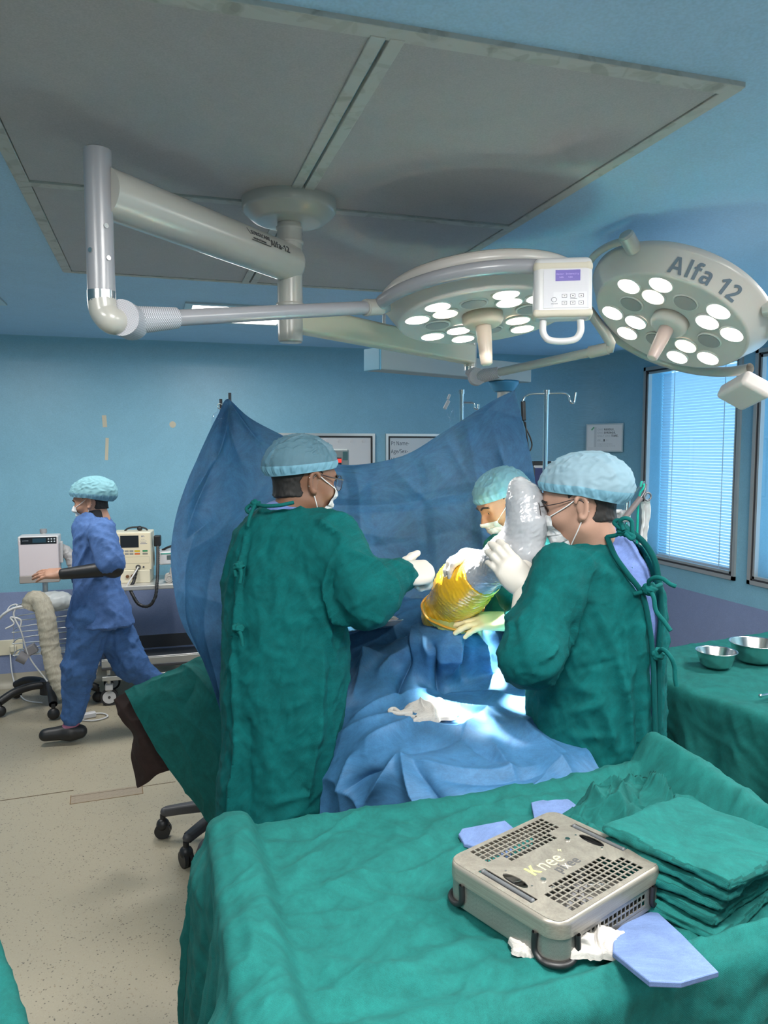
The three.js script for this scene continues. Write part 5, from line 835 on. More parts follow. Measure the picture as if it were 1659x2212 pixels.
// ---------------------------------------------------------------- cloth-covered tables
function clothTop(o) {   // local frame: top rectangle [-a,a] x [-b,b] at height y
  const { a, b, y, L, rim = () => 0, waves = 1, seed = 0, cell = 0.011, strokes = [], amp = 0.004, flare = 0.06 } = o, nu = Math.round((2 * a + 2 * L) / cell), nv = Math.round((2 * b + 2 * L) / cell), rho = 0.028;
  const top = (x, z) => { const wq = 0.25 * noiseC(x * 3, z * 3, seed); let h = rim(x, z) + amp * (ridge(noise3(x * 3.2 + seed + wq, z * 6.5 + wq * 2, seed)) - 0.35) + 0.5 * amp * (ridge(noiseB(x * 13, z * 13 + seed, 1)) - 0.3) + 0.0006 * noiseC(x * 60, z * 60, 2); for (const s of strokes) { const bx = s[2] - s[0], bz = s[3] - s[1], q = clamp(((x - s[0]) * bx + (z - s[1]) * bz) / (bx * bx + bz * bz)), e = ((x - s[0] - bx * q) ** 2 + (z - s[1] - bz * q) ** 2) / (s[4] * s[4]); if (e < 8) h += s[5] * (o.gain ?? 1) * Math.exp(-e) * (0.3 + 0.7 * Math.sin(Math.PI * (0.08 + 0.84 * q))); } return h; };
  return surf((u, v) => {
    const s = mix(-a - L, a + L, u), t = mix(-b - L, b + L, v), cx = clamp(s, -a, a), cz = clamp(t, -b, b), dx = s - cx, dz = t - cz, d = Math.hypot(dx, dz), e = y + top(cx, cz);
    if (d < 1e-9) return V(s, e, t);
    const nx = dx / d, nz = dz / d; let out, down;
    if (d < rho * 1.5708) { out = rho * Math.sin(d / rho); down = rho * (1 - Math.cos(d / rho)); } else { const r = d - rho * 1.5708; out = rho + flare * r; down = rho + r; }
    const w = (cx - cz) * 1 + Math.atan2(nz, nx) * 0.25, k = sstep(0.02, 0.35, down);
    out += waves * k * (0.022 * Math.sin(w * 17 + seed) + 0.016 * Math.sin(w * 29 + seed * 2.1 + down * 2) + 0.02 * noise3(w * 4, down * 1.2, seed)) + 0.004 * (ridge(noiseB(w * 12, down * 9, seed)) - 0.3) * sstep(0, 0.05, down) + 0.004 * sstep(0, 0.06, down) * noiseC(cx * 20, down * 16, cz * 20);
    if (o.extra) out += o.extra(cx, cz, nx, nz, down);
    return V(cx + nx * out, Math.max(0.015, e - down), cz + nz * out);
  }, nu, nv, 2 * a + 2 * L, 2 * b + 2 * L);
}
function tableFrame(T, a, b, y) {
  part(T, 'tabletop', rbox(2 * a - 0.02, 0.03, 2 * b - 0.02, 0.006, 0, y - 0.03, 0), M.steel);
  for (const sx of [-1, 1]) for (const sz of [-1, 1]) { const l = part(T, 'leg', rod([sx * (a - 0.05), 0.08, sz * (b - 0.05)], [sx * (a - 0.05), y - 0.04, sz * (b - 0.05)], 0.014), M.steel); part(l, 'caster', merge(cyl(0.035, 0.035, 0.022, sx * (a - 0.05), 0.036, sz * (b - 0.05), 0, 0, Math.PI / 2), box(0.03, 0.03, 0.03, sx * (a - 0.05), 0.075, sz * (b - 0.05))), M.rubber); }
}
const TY = 0.862;
{
  // instrument trolley in front: x 0.10..1.25, z -1.63..-0.99
  const T = thing('instrument_trolley', 'instrument trolley with raised rails under a teal-green cloth', 'trolley', [0.68, 0, -1.2925]), a = 0.565, b = 0.3375;
  tableFrame(T, a - 0.01, b - 0.01, TY - 0.012);
  const rim = (x, z) => {
    const l = 0.052 * Math.exp(-(((x + a - 0.03) / 0.045) ** 4)) * sstep(-b - 0.1, -b + 0.02, z) , r = 0.085 * Math.exp(-(((x - a + 0.02) / 0.06) ** 2)) * (1 + 0.25 * sstep(0, -b, z)), f = (0.012 + 0.03 * sstep(0.2, 0.5, x)) * Math.exp(-(((z + b - 0.01) / 0.03) ** 2)), n = (0.028 + 0.03 * sstep(-0.2, 0.4, x)) * Math.exp(-(((z - b + 0.015) / 0.03) ** 2));
    return Math.max(l, r, f, n);
  };
  part(T, 'cloth', clothTop({ a, b, y: TY, L: 0.62, rim, extra: (x, z, nx, nz, d) => (nx < 0 ? -nx * (0.10 * sstep(0.02, 0.16, d) * sstep(0.02, 0.3, z) + 0.035 * sstep(0.03, 0.12, d) * sstep(-0.12, -0.3, z)) : 0), gain: 1.3, seed: 3.3, cell: 0.0075, amp: 0.009, waves: 0.8,
    strokes: [[-0.45, 0.22, -0.05, 0.16, 0.03, 0.014], [-0.5, 0.1, -0.25, 0.28, 0.03, 0.012], [-0.3, 0.24, 0.2, 0.26, 0.025, 0.014], [-0.1, 0.2, 0.25, 0.3, 0.02, -0.01], [-0.4, -0.05, -0.1, -0.2, 0.03, 0.008], [-0.2, 0.05, -0.12, 0.2, 0.02, -0.01], [-0.48, -0.1, -0.3, -0.25, 0.025, 0.012], [0.1, -0.28, 0.45, -0.25, 0.03, 0.012], [-0.35, 0.0, -0.15, 0.08, 0.03, 0.007]] }), M.green, 'creased teal-green cotton cloth');
}
{
  // table on the right with bowls
  const T = thing('draped_table', 'table by the window wall under a smooth green cloth', 'table', [2.42, 0, -2.36], 0.16), a = 0.62, b = 0.4;
  tableFrame(T, a - 0.01, b - 0.01, 0.838);
  part(T, 'cloth', clothTop({ a, b, y: 0.85, L: 0.75, seed: 8.1, cell: 0.013, amp: 0.004, waves: 1.3, strokes: [[-0.5, 0.35, 0.1, 0.2, 0.05, 0.02], [-0.6, 0.1, -0.3, 0.38, 0.06, -0.02]] }), M.green, 'teal-green cotton cloth with deep hanging folds');
  const bowl = (R, h, p, label) => single('steel_bowl', lathe([[0, 0.002], [R * 0.62, 0.002], [R * 0.74, 0.012], [R * 0.9, h * 0.75], [R * 0.93, h - 0.004], [R, h], [R, h + 0.003], [R * 0.91, h], [R * 0.72, 0.016], [R * 0.6, 0.006], [0, 0.006]]).translate(p[0], p[1], p[2]), M.steel, label, 'bowl', 'steel bowls on the side table');
  bowl(0.077, 0.062, [2.07, 0.856, -2.40], 'smaller steel bowl standing on the green table'); bowl(0.1, 0.075, [2.275, 0.856, -2.42], 'larger steel bowl behind the smaller one on the green table');
  single('forceps', merge(rod([1.955, 0.862, -2.05], [2.10, 0.864, -2.06], 0.004, 0.0035), rod([1.955, 0.862, -2.05], [2.10, 0.864, -2.075], 0.004, 0.0035), sph(0.007, 1.955, 0.862, -2.05)), M.chrome, 'steel forceps lying at the edge of the green table', 'forceps');
}
{
  // draped table at the near left
  const T = thing('draped_table', 'table under a green cloth at the near left of the floor', 'table', [-0.69, 0, -1.2], 0.34);
  tableFrame(T, 0.42, 0.41, 0.838); part(T, 'cloth', clothTop({ a: 0.43, b: 0.42, y: 0.85, L: 0.75, seed: 5.7, cell: 0.013, amp: 0.004, waves: 0.5, flare: 0.05 }), M.green, 'teal-green cotton cloth');
}
// ---- instrument case with perforated lid
{
  const G = thing('instrument_case', 'perforated steel surgical instrument case with worn lettering on the trolley', 'case', [0.683, TY + 0.012, -1.185], 0.385), W = 0.30, D = 0.252, H = 0.078, r = 0.03;
  const rrect = (s, w, d, rad) => { s.moveTo(-w / 2 + rad, -d / 2); s.lineTo(w / 2 - rad, -d / 2); s.quadraticCurveTo(w / 2, -d / 2, w / 2, -d / 2 + rad); s.lineTo(w / 2, d / 2 - rad); s.quadraticCurveTo(w / 2, d / 2, w / 2 - rad, d / 2); s.lineTo(-w / 2 + rad, d / 2); s.quadraticCurveTo(-w / 2, d / 2, -w / 2, d / 2 - rad); s.lineTo(-w / 2, -d / 2 + rad); s.quadraticCurveTo(-w / 2, -d / 2, -w / 2 + rad, -d / 2); return s; };
  const hole = (x, y, w, h = w) => { const p = new THREE.Path(); p.moveTo(x - w / 2, y - h / 2); p.lineTo(x - w / 2, y + h / 2); p.lineTo(x + w / 2, y + h / 2); p.lineTo(x + w / 2, y - h / 2); p.lineTo(x - w / 2, y - h / 2); return p; };
  const brushed = std(col(0.50, 0.455, 0.385), 0.36, 0.55, { map: rep(cottonTone, 5) });
  const lid = rrect(new THREE.Shape(), W, D, r);
  const P = 0.0122, hs = 0.0094;
  // block near the camera side: 8 x 16 minus the handle corner; block on the far side
  for (let i = 0; i < 17; i++) for (let j = 0; j < 6; j++) {
    const x = -0.098 + i * P, y = -0.112 + j * P; if (i < 2 && j > 4) continue; if (i > 14 && j > 3) continue; lid.holes.push(hole(x, y, hs));
    const y2 = 0.112 - j * P; if (j > 5 || (i > 13 && j > 3) || (i < 3 && j > 3)) continue; lid.holes.push(hole(x, y2, hs));
  }
  for (const s of [-1, 1]) { const p = new THREE.Path(), x = s * (W / 2 - 0.02); p.moveTo(x - 0.0085, -0.061); p.lineTo(x - 0.0085, 0.061); p.lineTo(x + 0.0085, 0.061); p.lineTo(x + 0.0085, -0.061); p.lineTo(x - 0.0085, -0.061); lid.holes.push(p); const q = new THREE.Path(); q.absellipse(x - s * 0.021, 0, 0.011, 0.028, 0, Math.PI * 2, true); lid.holes.push(q); }
  const lg = new THREE.ExtrudeGeometry(lid, { depth: 0.0016, bevelEnabled: false, curveSegments: 6 }); lg.rotateX(-Math.PI / 2); lg.translate(0, H - 0.0016, 0);
  const ld = part(G, 'lid', lg, brushed, 'brushed steel lid with square holes');
  // lid skirt with rounded top edge
  const ringPts = (w, d, rad, n = 6) => { const o = []; for (const [sx, sy, a0] of [[1, 1, 0], [-1, 1, 1], [-1, -1, 2], [1, -1, 3]]) for (let i = 0; i <= n; i++) { const t = (a0 + i / n) * Math.PI / 2; o.push([sx * (w / 2 - rad) + rad * Math.cos(t), sy * (d / 2 - rad) + rad * Math.sin(t)]); } o.push(o[0]); return o; };
  const shell = (prof) => { const n = ringPts(1, 1, 0.1).length; return surf((u, v) => { const q = prof[Math.round(v * (prof.length - 1))], p = ringPts(W + 2 * q[0], D + 2 * q[0], r + q[0])[Math.round(u * (n - 1))]; return V(p[0], q[1], p[1]); }, n - 1, prof.length - 1); };
  const dblB = brushed.clone(); dblB.side = THREE.DoubleSide;
  part(ld, 'lid_edge', shell([[-0.002, H - 0.0005], [0.001, H - 0.001], [0.004, H - 0.004], [0.005, H - 0.008], [0.005, H - 0.03]]), dblB, 'rounded lid rim');
  const bs = std(col(0.44, 0.42, 0.38), 0.36, 0.6, { side: THREE.DoubleSide, map: rep(cottonTone, 5) });
  part(G, 'base', shell([[0.002, 0.002], [0.003, 0.004], [0.003, 0.012]]), bs); part(G, 'floor_plate', box(W - 0.02, 0.002, D - 0.02, 0, 0.003, 0), bs);
  // perforated side walls between the rim and the base
  const wall = (w, x, z, ry) => { const s = new THREE.Shape(); s.moveTo(-w / 2, 0.01); s.lineTo(w / 2, 0.01); s.lineTo(w / 2, H - 0.028); s.lineTo(-w / 2, H - 0.028); s.lineTo(-w / 2, 0.01); const n = Math.floor((w - 0.06) / P); for (let i = 0; i <= n; i++) for (let j = 0; j < 2; j++) s.holes.push(hole((i - n / 2) * P, 0.022 + j * P, hs)); const g = new THREE.ExtrudeGeometry(s, { depth: 0.0015, bevelEnabled: false }); g.rotateY(ry); g.translate(x, 0, z); return g; };
  part(G, 'side_panel', wall(W - 2 * r, 0, D / 2 + 0.001, 0), bs, 'perforated side'); part(G, 'side_panel', wall(W - 2 * r, 0, -D / 2 - 0.0025, 0), bs, 'perforated side'); for (const s of [-1, 1]) part(G, 'end_panel', box(0.0015, H - 0.038, D - 2 * r, s * (W / 2 + 0.002), H / 2 - 0.009, 0), bs, 'plain end wall');
  for (const sx of [-1, 1]) for (const sz of [-1, 1]) {
    const k = [0, 1, 2, 3, 4, 5, 6].map((i) => { const t = i / 6 * Math.PI / 2; return [sx * (W / 2 - r + (r + 0.003) * Math.cos(t)), sz * (D / 2 - r + (r + 0.003) * Math.sin(t))]; });
    part(G, 'corner_panel', surf((u, v) => { const p = k[Math.round(u * 6)]; return V(p[0], mix(0.01, H - 0.028, v), p[1]); }, 6, 1), bs);
    const e = [V(k[0][0] + sx * 0.003, H - 0.03, k[0][1] - sz * 0.012), V(k[0][0] + sx * 0.003, 0.016, k[0][1] - sz * 0.012), V(k[0][0] + sx * 0.003, 0.007, k[0][1]), ...k.slice(1, 6).map((p) => V(p[0] + sx * 0.003, 0.006, p[1] + sz * 0.003)), V(k[6][0], 0.007, k[6][1] + sz * 0.003), V(k[6][0] - sx * 0.012, 0.016, k[6][1] + sz * 0.003), V(k[6][0] - sx * 0.012, H - 0.03, k[6][1] + sz * 0.003)];
    part(G, 'corner_guard', tube(e, 0.0052, 50, 8), M.black, 'black corner guard');
  }
  for (const s of [-1, 1]) {
    const x = s * (W / 2 - 0.02); part(G, 'handle', merge(rod([x, H - 0.002, -0.056], [x, H - 0.002, 0.056], 0.0042, 0.0042, 16), sph(0.0048, x, H - 0.002, 0.056), sph(0.0048, x, H - 0.002, -0.056)), std(col(0.10, 0.105, 0.11), 0.4), 'dark grey rod handle'); part(G, 'handle_recess', box(0.045, 0.002, 0.125, x - s * 0.006, H - 0.012, 0), M.black, 'black handle recess');
    for (const z of [-0.03, 0.03]) part(G, 'rivet', cyl(0.0022, 0.002, 0.0016, x - s * 0.03, H + 0.0006, z, 0, 0, 0, 10), M.steel);
  }
  for (const [x, z] of [[-0.07, 0.03], [0.075, -0.03]]) part(G, 'latch_screw', cyl(0.0055, 0.005, 0.003, x, H + 0.001, z, 0, 0, 0, 14), M.steel);
  const dark = bs;
  part(G, 'inner_tray', box(W - 0.03, 0.004, D - 0.03, 0, 0.02, 0), dark, 'steel inner tray');
  for (let i = 0; i < 9; i++) part(G, 'instrument', rod([rr(-0.12, 0.0), 0.03, rr(-0.1, 0.1)], [rr(0.02, 0.12), 0.034, rr(-0.1, 0.1)], 0.005, 0.004, 8), i % 3 ? M.midGrey : M.steel);
  // print on the lid: green word, small dark maker's name
  const flat = (g, x, z, s = 1) => { g.rotateX(-Math.PI / 2); g.translate(x, H + 0.0001, z); return g; };
  const worn = std(col(0.42, 0.46, 0.16), 0.6), worn2 = std(col(0.50, 0.50, 0.28), 0.6);
  part(ld, 'lettering', flat(textGeo('K', 0.027, 0.0003, font), -0.074, 0.012), worn, 'worn olive print'); part(ld, 'lettering', flat(textGeo('nee', 0.027, 0.0003, fontR), -0.046, 0.012), worn2, 'worn olive print'); part(ld, 'lettering', flat(textGeo('+', 0.015, 0.0003, fontR), 0.026, -0.008), worn2);
  part(ld, 'lettering', flat(merge(textGeo('pi', 0.019, 0.0004, font), textGeo('ee', 0.019, 0.0004, font).translate(0.034, 0, 0)), -0.03, 0.034), std(col(0.07, 0.07, 0.07), 0.7), 'small dark print'); part(ld, 'lettering', flat(textGeo('x', 0.019, 0.0004, fontR), -0.0085, 0.034), std(col(0.46, 0.43, 0.37), 0.5), 'faded letter');
}
// ---- folded towels, crumpled towel, blue cloths and gauze on the trolley
{
  const slab = (w, h, d, rad, seed) => { const f = (x, y, z) => { const qx = Math.abs(x) - w / 2 + rad, qy = Math.abs(y) - h / 2 + rad, qz = Math.abs(z) - d / 2 + rad; return Math.hypot(Math.max(qx, 0), Math.max(qy, 0), Math.max(qz, 0)) + Math.min(Math.max(qx, qy, qz), 0) - rad; }; f.lo = [-w / 2, -h / 2, -d / 2]; f.hi = [w / 2, h / 2, d / 2]; return boxUV(displace(mesh3(f, 0.0048, 0.015), (x, y, z, a, b, c) => { const e = 1 - Math.abs(b); return 0.004 * noise3(x * 9 + seed, z * 9, seed) * Math.abs(b) + e * (0.010 * noiseB(x * 10, z * 10, seed) - 0.004 * Math.abs(Math.sin((y / h + 0.5) * Math.PI * 3 + 1.6 * noise3(x * 12, z * 12, seed)))) + 0.0012 * noiseC(x * 60, y * 60, z * 60); })); };
  const n = 5, names = ['topmost folded green towel of the pile on the trolley', 'second folded green towel from the top of the pile', 'middle folded green towel of the pile', 'fourth folded green towel from the top of the pile', 'lowest folded green towel of the pile resting on the trolley cloth'];
  for (let i = 0; i < n; i++) { const m = single('folded_towel', slab(0.27 + 0.012 * (n - i), 0.0205, 0.23 + 0.006 * i, 0.0095, i * 3.7), M.green, names[n - 1 - i], 'towel', 'folded green towels'); m.position.set(0.985 + 0.008 * Math.sin(i * 2.3), TY + 0.014 + i * 0.0205, -1.175 + 0.012 * Math.cos(i * 1.7)); m.rotation.set(0.01, 0.42 + 0.06 * Math.sin(i * 4.1), -0.02 * i); }
  const ct = single('crumpled_towel', crumple(0.19, 0.1, 0.12, 4, 6), M.green, 'crumpled green towel behind the steel case', 'towel');
  ct.position.set(1.0, TY, -1.42); ct.rotation.y = 0.25;
  const blueCloth = (pts, y, h, label) => { const s = new THREE.Shape(pts.map((p) => new THREE.Vector2(p[0], -p[1]))), g = new THREE.ExtrudeGeometry(s, { depth: h, bevelEnabled: true, bevelSize: 0.003, bevelThickness: 0.002, bevelSegments: 2 }); g.rotateX(-Math.PI / 2); g.translate(0, y, 0); return single('folded_cloth', g, M.blueSheet, label, 'cloth', 'folded blue cloths on the trolley'); };
  { const m = blueCloth(J.cloth1, 0, 0.006, 'large folded blue cloth beside the near corner of the steel case'), p = m.geometry.attributes.position; for (let i = 0; i < p.count; i++) p.setY(i, p.getY(i) + 0.870 + 0.33 * (p.getZ(i) + 1.09)); m.geometry.computeVertexNormals(); }
  blueCloth(J.cloth2, TY + 0.004, 0.005, 'folded blue cloth tucked under the left side of the steel case');
  blueCloth(J.cloth3, TY + 0.004, 0.005, 'folded blue cloth peeping out behind the steel case');
  const gz = (c, r, l, k) => { const m = single('gauze', crumple(r[0], r[2], r[1] * 1.6, k, 10), M.gauze, l, 'gauze'); m.position.set(...c); return m; };
  gz(J.gz1, [0.055, 0.018, 0.035], 'crumpled white gauze between the case and the blue cloth', 1); gz(J.gz2, [0.03, 0.012, 0.03], 'small white gauze under the near left corner of the case', 6);
}
// ---- stool half covered by a green cloth and a brown one
{
  const S = thing('swivel_stool', 'swivel stool with black five-star caster base below a green cloth', 'stool', [0.30, 0, -3.30]);
  part(S, 'gas_column', cyl(0.03, 0.025, 0.36, 0, 0.3, 0), M.darkGrey); part(S, 'seat', lathe([[0, 0.46], [0.15, 0.46], [0.19, 0.48], [0.2, 0.5], [0.185, 0.53], [0, 0.545]], 40), M.black);
  part(S, 'hub', cyl(0.05, 0.045, 0.08, 0, 0.13, 0), M.black);
  for (let i = 0; i < 5; i++) {
    const a = [3.30, 2.35, 1.1, -0.2, -1.45][i], dx = Math.cos(a), dz = Math.sin(a);
    const l = part(S, 'leg', (() => { const g = surf((u, v) => { const r = mix(0.03, 0.30, u), w = mix(0.028, 0.019, u), t = v * Math.PI * 2, yy = 0.135 - 0.018 * u * u; const sx = Math.sign(Math.cos(t)) * Math.pow(Math.abs(Math.cos(t)), 0.5) * w, sy = Math.sign(Math.sin(t)) * Math.pow(Math.abs(Math.sin(t)), 0.5) * mix(0.024, 0.02, u); return V(dx * r - dz * sx, yy + sy, dz * r + dx * sx); }, 16, 24); return merge(g, sph(0.02, dx * 0.3, 0.117, dz * 0.3, 1, 1, 1)); })(), M.darkGrey);
    const c = V(dx * 0.31, 0, dz * 0.31), t = a + 1.2; part(l, 'caster', merge(xf(cyl(0.034, 0.034, 0.016), 0, 0, 0, 0, 0, Math.PI / 2).rotateY(t).translate(c.x + 0.012 * Math.cos(t), 0.035, c.z - 0.012 * Math.sin(t)), xf(cyl(0.034, 0.034, 0.016), 0, 0, 0, 0, 0, Math.PI / 2).rotateY(t).translate(c.x - 0.012 * Math.cos(t), 0.035, c.z + 0.012 * Math.sin(t)), cyl(0.012, 0.012, 0.05, c.x, 0.08, c.z), sph(0.028, c.x, 0.06, c.z)), M.black, 'black twin-wheel caster');
  }
  single('green_sheet', sheet(J.gown2, 110, 110, { amp: 0.007, freq: 5, su: 0.5, sv: 0.7, strokes: [[0.5, 0.0, 0.75, 0.35, 0.05, 0.02], [0.2, 0.08, 0.6, 0.12, 0.05, 0.012], [0.6, 0.2, 0.4, 0.35, 0.06, -0.012], [0.85, 0.1, 0.8, 0.9, 0.05, 0.02]] }), M.green, 'green sheet hanging slantwise over the stool below the blue screen', 'sheet');
  single('brown_sheet', sheet(J.brown, 60, 70, { amp: 0.008, freq: 6, su: 0.25, sv: 0.5 }), std(col(0.030, 0.013, 0.010), 0.9, 0, { map: rep(cottonTone, 4), side: THREE.DoubleSide }), 'dark brown cloth hanging out from under the green sheet', 'sheet');
}
// ---------------------------------------------------------------- equipment around the room
const lightBlueM = std(col(0.16, 0.45, 0.62), 0.4), pendGrey = std(col(0.34, 0.38, 0.38), 0.45);
{
  // ceiling supply beam
  const A = V(1.028, 2.135, -3.605), B = V(2.06, 2.135, -4.04), L = A.distanceTo(B), T = thing('supply_pendant', 'grey ceiling beam with light blue caps behind the surgical lights', 'ceiling pendant', [A.x, A.y, A.z]); T.rotation.y = Math.atan2(-(B.z - A.z), B.x - A.x);
  part(T, 'beam', rbox(L, 0.105, 0.12, 0.006, L / 2, 0, 0), pendGrey, 'grey metal beam'); part(T, 'end_plate', rbox(0.012, 0.108, 0.123, 0.004, -0.004, 0, 0), lightBlueM, 'light blue end plate');
  part(T, 'top_cup', lathe([[0, 0.11], [0.025, 0.108], [0.05, 0.09], [0.06, 0.05], [0, 0.05]].reverse(), 32).translate(0.09, 0, 0), std(col(0.06, 0.25, 0.42), 0.4), 'blue rounded cup'); part(T, 'suspension_rod', rod([0.07, 0.1, 0], [0.07, 0.335, 0], 0.009), M.whitePlastic);
  part(T, 'bottom_cup', lathe([[0, -0.05], [0.085, -0.05], [0.085, -0.065], [0.06, -0.105], [0.045, -0.112], [0, -0.112]].reverse(), 32).translate(L - 0.17, 0, 0), std(col(0.06, 0.25, 0.42), 0.4), 'blue rounded cup');
  part(T, 'drop_tube', rod([L - 0.17, -0.5, 0], [L - 0.17, -0.1, 0], 0.036), M.lampWhite, 'white drop tube');
}
function ivPole(name, label, x, z, h, arms) {
  const T = thing(name, label, 'pole', [x, 0, z]); part(T, 'pole', rod([0, 0.06, 0], [0, h, 0], 0.0115), M.chrome);
  part(T, 'finial', cyl(0.016, 0.016, 0.022, 0, h, 0), M.chrome);
  for (const a of arms) part(T, 'hook', tube(a.map((p) => [p[0] * RT.x, h + p[1], p[0] * RT.z]), 0.0055, 50, 8), M.chrome, 'chrome hook');
  for (let i = 0; i < 5; i++) { const a = i * 1.2566; part(T, 'foot', merge(rod([0, 0.09, 0], [0.26 * Math.cos(a), 0.06, 0.26 * Math.sin(a)], 0.012, 0.01), cyl(0.025, 0.025, 0.02, 0.26 * Math.cos(a), 0.026, 0.26 * Math.sin(a), Math.PI / 2, a, 0)), M.darkGrey); }
  return T;
}
ivPole('drip_stand', 'thin chrome drip stand with one small hook behind the screen', 1.554, -3.75, 2.0, [[[0, -0.055, 0], [0.05, -0.055], [0.065, -0.06], [0.07, -0.085], [0.085, -0.09], [0.09, -0.065]]]);
ivPole('drip_stand', 'chrome drip stand with a wide two-hook crossbar', 1.783, -3.259, 1.968, [[[0, -0.005], [0.09, -0.005], [0.105, -0.015], [0.115, -0.045], [0.13, -0.05], [0.137, -0.02], [0.14, 0.0]], [[0, -0.005], [-0.075, -0.008], [-0.1, -0.02], [-0.112, -0.045], [-0.117, -0.055], [-0.105, -0.06]]]);
{
  const c = thing('drip_chamber', 'clear drip tubing clip hanging in front of the thin drip stand', 'tubing', [1.44, 1.937, -3.674]);
  part(c, 'clip', merge(rbox(0.018, 0.05, 0.012, 0.004, 0, -0.01, 0, 0, 0, -0.5), rbox(0.012, 0.03, 0.01, 0.003, 0.012, 0.03, 0, 0, 0, -0.4)), M.whitePlastic); part(c, 'tube', tube([[0, -0.03, 0], [0.005, -0.06, 0], [0.03, -0.09, 0], [0.045, -0.06, 0], [0.035, -0.03, 0], [0.02, -0.08, 0], [0.025, -0.2, 0]], 0.002, 50, 6), M.clearPlastic);
  const s = thing('cable_loop', 'black cable strap looped over the drip stand hook', 'cable', [1.632, 1.905, -3.196]);
  part(s, 'strap', displace(rbox(0.022, 0.09, 0.012, 0.005, 0, -0.03, 0, 0, 0, 0.06), (x, y, z) => 0.002 * noise3(x * 90, y * 90, z * 90)), M.black); part(s, 'cord', tube([[0, -0.06, 0], [0.006, -0.1, 0.01], [0.03, -0.16, 0.02], [0.036, -0.19, 0.02], [0.024, -0.215, 0.02], [0.012, -0.16, 0.02], [0.006, -0.08, 0.01]], 0.0035, 50, 8), M.black);
}
{
  // whiteboards on the back wall
  const board = (x0, x1, y1, h, label, draw) => {
    const w = x1 - x0, T = thing('whiteboard', label, 'whiteboard', [(x0 + x1) / 2, y1 - h / 2, ZB]);
    const ring = (i, o, t, z) => merge(box(w - 2 * i, o, t, 0, h / 2 - i - o / 2, z), box(w - 2 * i, o, t, 0, -h / 2 + i + o / 2, z), box(o, h - 2 * i - 2 * o, t, -w / 2 + i + o / 2, 0, z), box(o, h - 2 * i - 2 * o, t, w / 2 - i - o / 2, 0, z));
    part(T, 'frame', ring(0, 0.02, 0.022, 0.011), M.alu, 'aluminium frame'); part(T, 'black_border', ring(0.02, 0.013, 0.016, 0.008), M.black, 'black inner border');
    part(T, 'writing_surface', box(w - 0.066, h - 0.066, 0.01, 0, 0, 0.005), std(0xffffff, 0.25, 0, { map: canvasTex(1024, Math.round(1024 * (h - 0.066) / (w - 0.066)), draw) }), 'white writing surface');
    return T;
  };
  const b1 = board(0.836, 1.683, 1.823, 0.6, 'plain whiteboard with small round magnets behind the first surgeon', (c, w, h) => { c.fillStyle = 'rgb(205,205,206)'; c.fillRect(0, 0, w, h); });
  for (let i = 0; i < 6; i++) part(b1, 'magnet', cyl(0.012, 0.012, 0.006, -0.28 + i * 0.098 + 0.12, 0.24, 0.013, Math.PI / 2), M.whitePlastic, 'round white magnet');
  board(1.775, 2.66, 1.823, 0.6, 'whiteboard with hand-written patient fields next to the plain one', (c, w, h) => {
    c.fillStyle = 'rgb(200,203,206)'; c.fillRect(0, 0, w, h); c.fillStyle = 'rgba(40,44,60,0.9)'; c.font = '54px sans-serif';
    ['Pt Name-', 'Age/Sex-', 'UHID-', 'Surgery-', 'Surgeon-', 'Anaesth-'].forEach((s, i) => { c.save(); c.translate(14, 74 + i * 82); c.rotate(-0.012 * (i % 3)); c.scale(0.86, 1); c.fillText(s, 0, 0); c.restore(); });
  });
  // patient monitor
  const m = thing('patient_monitor', 'grey patient monitor with red alarm bar in front of the whiteboard', 'monitor', [0.985, 1.60, -4.42], -0.15);
  part(m, 'case', rbox(0.235, 0.2, 0.09, 0.012, 0, 0, 0), std(col(0.26, 0.29, 0.29), 0.45));
  const st = canvasTex(512, 384, (c) => { c.fillStyle = '#10131c'; c.fillRect(0, 0, 512, 384); c.fillStyle = '#e23a2e'; c.fillRect(0, 20, 512, 62); c.fillStyle = '#ffd9d0'; c.font = 'bold 26px sans-serif'; c.fillText('Alarm  Review  Dept', 130, 44); c.fillStyle = '#3cf25a'; c.font = 'bold 120px sans-serif'; c.fillText('IU', 330, 200); c.fillText('0', 350, 320); c.fillStyle = '#e8d47a'; c.fillRect(260, 120, 40, 90); c.strokeStyle = '#3cf25a'; c.lineWidth = 4; c.beginPath(); for (let x = 0; x < 240; x += 6) c.lineTo(x, 180 + 30 * Math.sin(x * 0.4) * (x % 60 < 12 ? 1.6 : 0.2)); c.stroke(); });
  part(m, 'screen', box(0.18, 0.14, 0.004, -0.018, -0.02, 0.046), new THREE.MeshStandardMaterial({ color: 0x111111, emissive: 0xffffff, emissiveMap: st, emissiveIntensity: 0.7, roughness: 0.2 }), 'lit screen'); part(m, 'stand', merge(rod([0, -1.55, 0], [0, -0.1, 0], 0.018), cyl(0.2, 0.18, 0.04, 0, -1.58, 0)), M.alu); part(m, 'top_panel', rbox(0.03, 0.05, 0.006, 0.002, 0.095, 0.06, 0.044), std(col(0.05, 0.14, 0.15), 0.4));
  // poster on the rounded corner
  const p = thing('poster', 'laminated needle safety poster on the rounded corner wall', 'poster', [3.535, 1.792, -5.48], -0.99);
